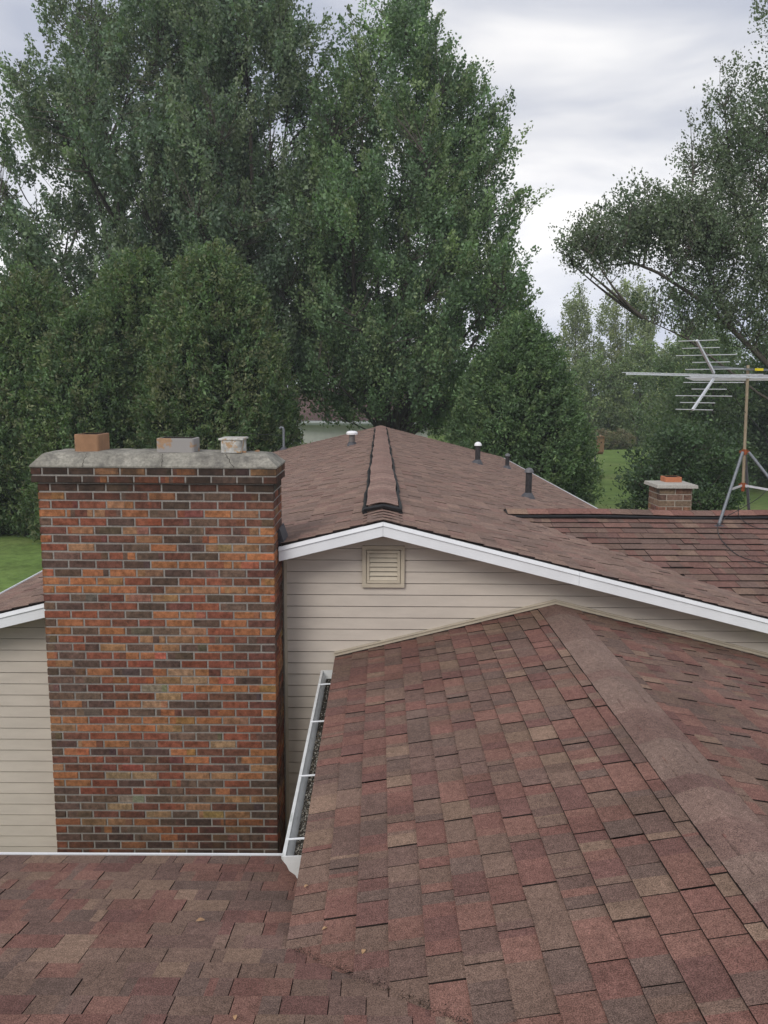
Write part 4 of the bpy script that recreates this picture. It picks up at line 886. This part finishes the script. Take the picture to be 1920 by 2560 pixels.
# large right-hand maple with a long limb reaching left
def blobs(rng, n, ell):
    A = []; Dr = []; wts = np.array([e[6] for e in ell]); wts = wts/wts.sum()
    for _ in range(n):
        e = ell[rng.choice(len(ell), p=wts)]; v = unit(rng.normal(size=3))*rng.random()**.42; A.append((e[0]+v[0]*e[3], e[1]+v[1]*e[4], e[2]+v[2]*e[5])); Dr.append(np.array([v[0]*.4-.25, v[1]*.3, .85]))
    return np.array(A), unit(np.array(Dr)+rng.normal(size=(n, 3))*.25)
rng = np.random.default_rng(301)
o = thing('maple_tree', 'open airy maple at the right edge with a long limb reaching left', 'tree', (16.2, 31, G), 0, 'tall maples beyond the house')
g0 = -G
A, D = blobs(rng, 1600, [(-.5, 0, 9+g0, 4.0, 3.2, 5.6, 30), (-3.6, 0, 7.6+g0, 1.9, 1.8, 3.0, 13), (1.0, 0, 13+g0, 3.4, 3, 4.6, 16), (-4.2, -.5, 4.9+g0, 2.4, 1.8, 1.5, 12), (-6.4, -.8, 5.9+g0, 2.0, 1.5, 1.25, 11), (-8.3, -1, 4.9+g0, 1.6, 1.2, .8, 6), (-4.8, -.4, 2.9+g0, 2.2, 1.4, .9, 4), (-1.5, 0, 3.0+g0, 2.6, 2.2, 2.0, 10)])
ss = [np.array([(0, 0, -.3), (.1, 0, 4), (-.1, 0, 8), (.2, 0, 13), (.6, 0, 17.5)]), np.array([(0, 0, 4.2), (-2.2, -.3, 6.2), (-4.6, -.6, 8.2), (-6.4, -.8, 9.2), (-8.0, -1, 9.75), (-9.4, -1, 9.95)]),
      np.array([(-3.4, -.5, 7.2), (-4.2, -.5, 8.6), (-4.9, -.5, 10.6), (-5.3, -.6, 12.2)]), np.array([(0, 0, 5.5), (-1.8, .2, 8.6), (-3.4, .2, 11.6), (-4.1, 0, 15)]), np.array([(0, 0, 7), (1.4, .5, 11), (2.6, .4, 15.6)]), np.array([(0, 0, 3.8), (-2.4, -.5, 5.0), (-5.2, -.8, 6.9), (-6.9, -1, 7.6)])]
make_tree(o, A, D, ss, [(.34, .04), (.13, .012), (.07, .012), (.13, .02), (.13, .02), (.07, .012)], 70, 302, .7, .16, 74, .098, [(.12, .16, .10), (.105, .145, .09), (.145, .18, .115), (.13, .155, .10)], 2.5, .8, .013, limbr=.06)
# dark round-leaved small tree behind the small chimney, and neighbours
def roundtree(name, label, x, y, H, W, seed, n, k, leaf, pal, z0=.6, group=None, up=.3, spL=.4, spW=.2, branches=False, prof=None):
    o = thing(name, label, 'tree', (x, y, G), 0, group); rng = np.random.default_rng(seed)
    env = interp_env(prof or [(0, .6*W), (.15, .92*W), (.4, W), (.65, .86*W), (.85, .55*W), (1, .12*W)])
    A, D = env_anchors(rng, n, H, z0, env, .3, .5, .12, up)
    st = np.array([(0, 0, -.2), (.05, 0, H*.35), (.1, .05, H*.6), (0, 0, H*.85)])
    make_tree(o, A, D, [st, np.array([(0, 0, H*.15), (-W*.3, 0, H*.4), (-W*.5, 0, H*.65)]), np.array([(0, 0, H*.15), (W*.3, 0, H*.4), (W*.5, 0, H*.65)])], [(.05+.012*H, .02), (.03+.006*H, .015), (.03+.006*H, .015)], 24, seed+1, spL, spW, k, leaf, pal, .4, .7, .01, branches=branches); return o
DARK = [(.065, .105, .052), (.056, .092, .05), (.08, .12, .058)]; MID = [(.18, .24, .11), (.155, .215, .10), (.21, .265, .115), (.185, .22, .105)]; OLIVE = [(.29, .32, .15), (.26, .30, .14), (.23, .275, .13)]; DARKER = [(.11, .16, .082), (.095, .142, .075), (.13, .172, .088)]
roundtree('small_tree', 'small dark glossy-leaved tree right behind the small brick chimney', 9.35, 25, 3.9, 1.55, 401, 440, 60, .10, DARK, .5, branches=True, prof=[(0, 1.0), (.2, 1.45), (.5, 1.6), (.75, 1.35), (.92, .9), (1, .3)])
far_specs = [   # image-independent positions: x, y, height, half width, palette, label
 (20.0, 52, 8.6, 3.3, DARKER, 'full green tree behind the upper rods of the aerial'),
 (25.0, 50, 10.2, 3.6, DARKER, 'tall dark tree at the right frame edge, behind the aerial boom'),
 (17.7, 44.5, 6.6, 2.5, DARKER, 'low dark tree standing in front of the others, just above the small brick chimney'),
 (21.6, 45, 7.6, 2.8, DARK, 'low dark tree behind the aerial mast foot'),
 (26.0, 47, 9.0, 3.0, DARK, 'very dark tree at the right frame edge under the airy maple'),
 (14.6, 82, 8.6, 3.4, OLIVE, 'pale olive tree beside the top of the broad conical arborvitae'),
 (19.8, 79, 8.2, 3.2, MID, 'mid-green tree closing the far end of the right lawn, behind the tan shrubs'),
 (24.2, 78, 9.4, 3.4, MID, 'taller mid-green tree at the far side of the right lawn, left of the aerial'),
 (30.0, 78, 12.0, 4.2, MID, 'tallest mid-green tree at the far side of the right lawn, behind the aerial'),
 (23.4, 62, 7.4, 2.8, OLIVE, 'olive tree standing halfway down the right side of the lawn'),
 (10.5, 70, 7.2, 3.4, DARKER, 'dark tree half hidden behind the broad conical arborvitae'),
 (14.4, 92, 12.6, 2.5, FARG, 'light green distant tree low between the dark maple and the sparse poplars'),
 (34.0, 92, 13.2, 4.0, FARG, 'light green distant tree below the airy maple, in the gap of sky'),
 (-2.0, 96, 8.2, 4.6, MID, 'distant tree seen through the maple trunks, left of the white house'),
 (6.5, 98, 8.0, 4.8, MID, 'distant tree seen through the maple trunks, right of the white house'),
 (-10.5, 88, 9.0, 5.0, MID, 'distant tree behind the gap between the middle maple and the arborvitaes'),
 (-20.5, 80, 9.5, 5.2, MID, 'distant tree behind the left arborvitaes'),
 (-30.5, 80, 9.0, 5.2, MID, 'distant tree at the far left behind the arborvitaes')]
for i, (x, y, H, W, pal, lab) in enumerate(far_specs):
    lf = .16 if y < 60 else .22
    roundtree('broadleaf_tree', lab, x, y, H, W, 500+i*7, 620 if y < 60 else 480, 38, lf, pal, .4, 'trees around the back lawns', .4, .55, .30)
# sparse poplars
for i, (x, y, H, W, lab) in enumerate([(18.9, 82, 14.8, 1.5, 'slender sparse poplar, left of the far pair, with sky between its leaves'), (24.4, 84, 15.6, 3.1, 'taller sparse poplar on the right of the far pair, under the long limb')]):
    roundtree('poplar_tree', lab, x, y, H, W, 700+i*9, 260 if i == 0 else 520, 46, .20, [(.22, .26, .13), (.26, .29, .14), (.19, .225, .12)], 1.5, 'sparse poplars beyond the lawn', .7, .8, .28, branches=True, prof=[(0, .5*W), (.2, .8*W), (.5, W), (.75, .9*W), (.92, .6*W), (1, .2*W)])
# tan shrubs at the end of the lawn
for i, (x, y, lab) in enumerate([(19.9, 73.5, 'tan-tipped rounded shrub at the far end of the right lawn, nearest the nest box'), (21.6, 74.2, 'tan-tipped rounded shrub farther right at the end of the lawn')]):
    roundtree('shrub', lab, x, y, 1.55, 1.15, 800+i*3, 160, 40, .12, [(.20, .19, .11), (.15, .17, .08), (.24, .20, .13)], .1, 'tan shrubs at the end of the lawn', .5, .25, .14)
# grass clump
o = thing('ornamental_grass', 'spiky clump of ornamental grass on the lawn below the grey post', 'plant', (12.25, 46, G)); rng = np.random.default_rng(7)
n = 260; ph = rng.uniform(0, 6.28, n); ln = rng.uniform(.3, .62, n); base = np.stack([np.cos(ph)*.06, np.sin(ph)*.06, np.zeros(n)], 1); out_ = np.stack([np.cos(ph), np.sin(ph), np.zeros(n)], 1); side = np.stack([-np.sin(ph), np.cos(ph), np.zeros(n)], 1)*.012; sp_ = rng.uniform(.3, 1., n)[:, None]*ln[:, None]*.7
mid_ = base+out_*sp_*.5+np.array([0, 0, 1.])*ln[:, None]*.75; tip_ = base+out_*sp_*1.15+np.array([0, 0, 1.])*ln[:, None]*.62
V = np.stack([base-side, base+side, mid_+side, mid_-side, mid_-side, mid_+side, tip_+side*.1, tip_-side*.1], 1).reshape(-1, 3); raw_mesh('blades', V, np.arange(n*8).reshape(-1, 4), np.repeat(colors(rng, n, [(.12, .17, .06), (.22, .2, .1)], .2), 2, 0), M['leaf'], o)
# nest box on a post
o = thing('nest_box', 'brown wooden nest box on a grey post beside the arborvitae edge', 'nest box', (13.15, 50.5, G))
mb = MB(); mb.box((13.11, 50.46, G), (13.19, 50.54, -3.6)); mb.build('post', M['post'], o, bevel=.006)
mb = MB(); mb.box((13.25, 50.3, -3.62), (13.62, 50.62, -2.7)); mb.prism([(13.2, -2.705), (13.67, -2.705), (13.435, -2.58)], 'y', 50.22, 50.70); mb.box((13.0, 50.44, -3.74), (13.62, 50.56, -3.62)); mb.build('box', M['wood'], o, bevel=.008)
mb = MB(); mb.lathe((13.435, 50.29, -3.05), [(0, 0), (.03, 0), (.03, .03)], 12); 
mb.tube([(13.435, 50.298, -3.0), (13.435, 50.30, -3.0)], .035, 12); mb.build('entrance_hole', M['soot_and_shade'], o)  # near-black disc stands in for the shaded depth of a hole

# ================================================================== NEIGHBOUR HOUSE
nh = thing('house', 'white neighbouring house with a brown roof, glimpsed between the maple trunks', 'house', (-4, 66, G))
mb = MB(); mb.prism([(62.4, G), (71.6, G), (71.6, -2.45), (67, -.35), (62.4, -2.45)], 'x', -14, 3.6); nw = mb.build('wall', M['offwhite'], nh)
mb = MB(); pr_ = 61.8
shingles(mb, (4.0, pr_, -2.22), (-1, 0, 0), (0, .905, .425), 18.4, 5.65, 61, [((.17, .115, .105), 2), ((.15, .10, .09), 2), ((.13, .09, .085), 1)], exposure=.2, tab=(.5, 1.4)); shingles(mb, (4.0, 72.2, -2.22), (-1, 0, 0), (0, -.905, .425), 18.4, 5.65, 62, [((.17, .115, .105), 2)], exposure=.2, tab=(.8, 2))
mb.build('roof', M['far_shingle'], nh, recalc=False)
mb = MB(); mb.box((-14.4, 61.66, -2.42), (4.0, 61.8, -2.24)); mb.box((-14.4, 61.80, -2.56), (4.0, 61.9, -2.43)); mb.box((-14.3, 61.9, -2.50), (3.9, 62.42, -2.47)); mb.build('gutter', M['white'], nh)
for k, xx in enumerate((-11, -6.4, 1.2)):
    mb = MB()
    for a, b in (((xx-.55, 62.33, -4.0), (xx+.55, 62.39, -3.92)), ((xx-.55, 62.33, -2.9), (xx+.55, 62.39, -2.82)), ((xx-.55, 62.33, -3.92), (xx-.47, 62.39, -2.9)), ((xx+.47, 62.33, -3.92), (xx+.55, 62.39, -2.9)), ((xx-.03, 62.34, -3.92), (xx+.03, 62.38, -2.9))): mb.box(a, b)
    wd = mb.build('window', M['white'], nh); mb = MB(); mb.box((xx-.47, 62.36, -3.92), (xx+.47, 62.37, -2.9)); mb.build('pane', plain_mat('dark_glass', (.03, .035, .04), .12, spec=.6) if k == 0 else bpy.data.materials['dark_glass'], wd)

# ================================================================== GROUND
mb = MB(); nx = 60; xs_ = np.linspace(-240, 240, nx); ys_ = np.concatenate([np.linspace(-60, 100, 41), np.linspace(110, 900, 20)])
def gz(x, y): return G+.05*math.sin(x*.21+1)*math.sin(y*.17)*(1 if y > 20 else .3)
for i in range(len(xs_)-1):
    for j in range(len(ys_)-1):
        mb.face([(a, b, gz(a, b)) for a, b in ((xs_[i], ys_[j]), (xs_[i+1], ys_[j]), (xs_[i+1], ys_[j+1]), (xs_[i], ys_[j+1]))])
gr = mb.build('ground', M['lawn'], None, recalc=False); gr['kind'] = 'structure'

# ================================================================== AIR
mb = MB(); mb.box((-250, -70, G-1), (250, 130, 36)); hz = mb.build('haze', M['white'], None); hz['kind'] = 'stuff'
hm = bpy.data.materials.new('haze'); hm.use_nodes = True; nt = hm.node_tree; nt.nodes.clear()
ho = N(nt, 'ShaderNodeOutputMaterial'); pv = N(nt, 'ShaderNodeVolumePrincipled'); pv.inputs['Color'].default_value = (.86, .92, 1, 1); pv.inputs['Density'].default_value = .0009
nt.links.new(pv.outputs[0], ho.inputs['Volume']); hz.data.materials.clear(); hz.data.materials.append(hm)
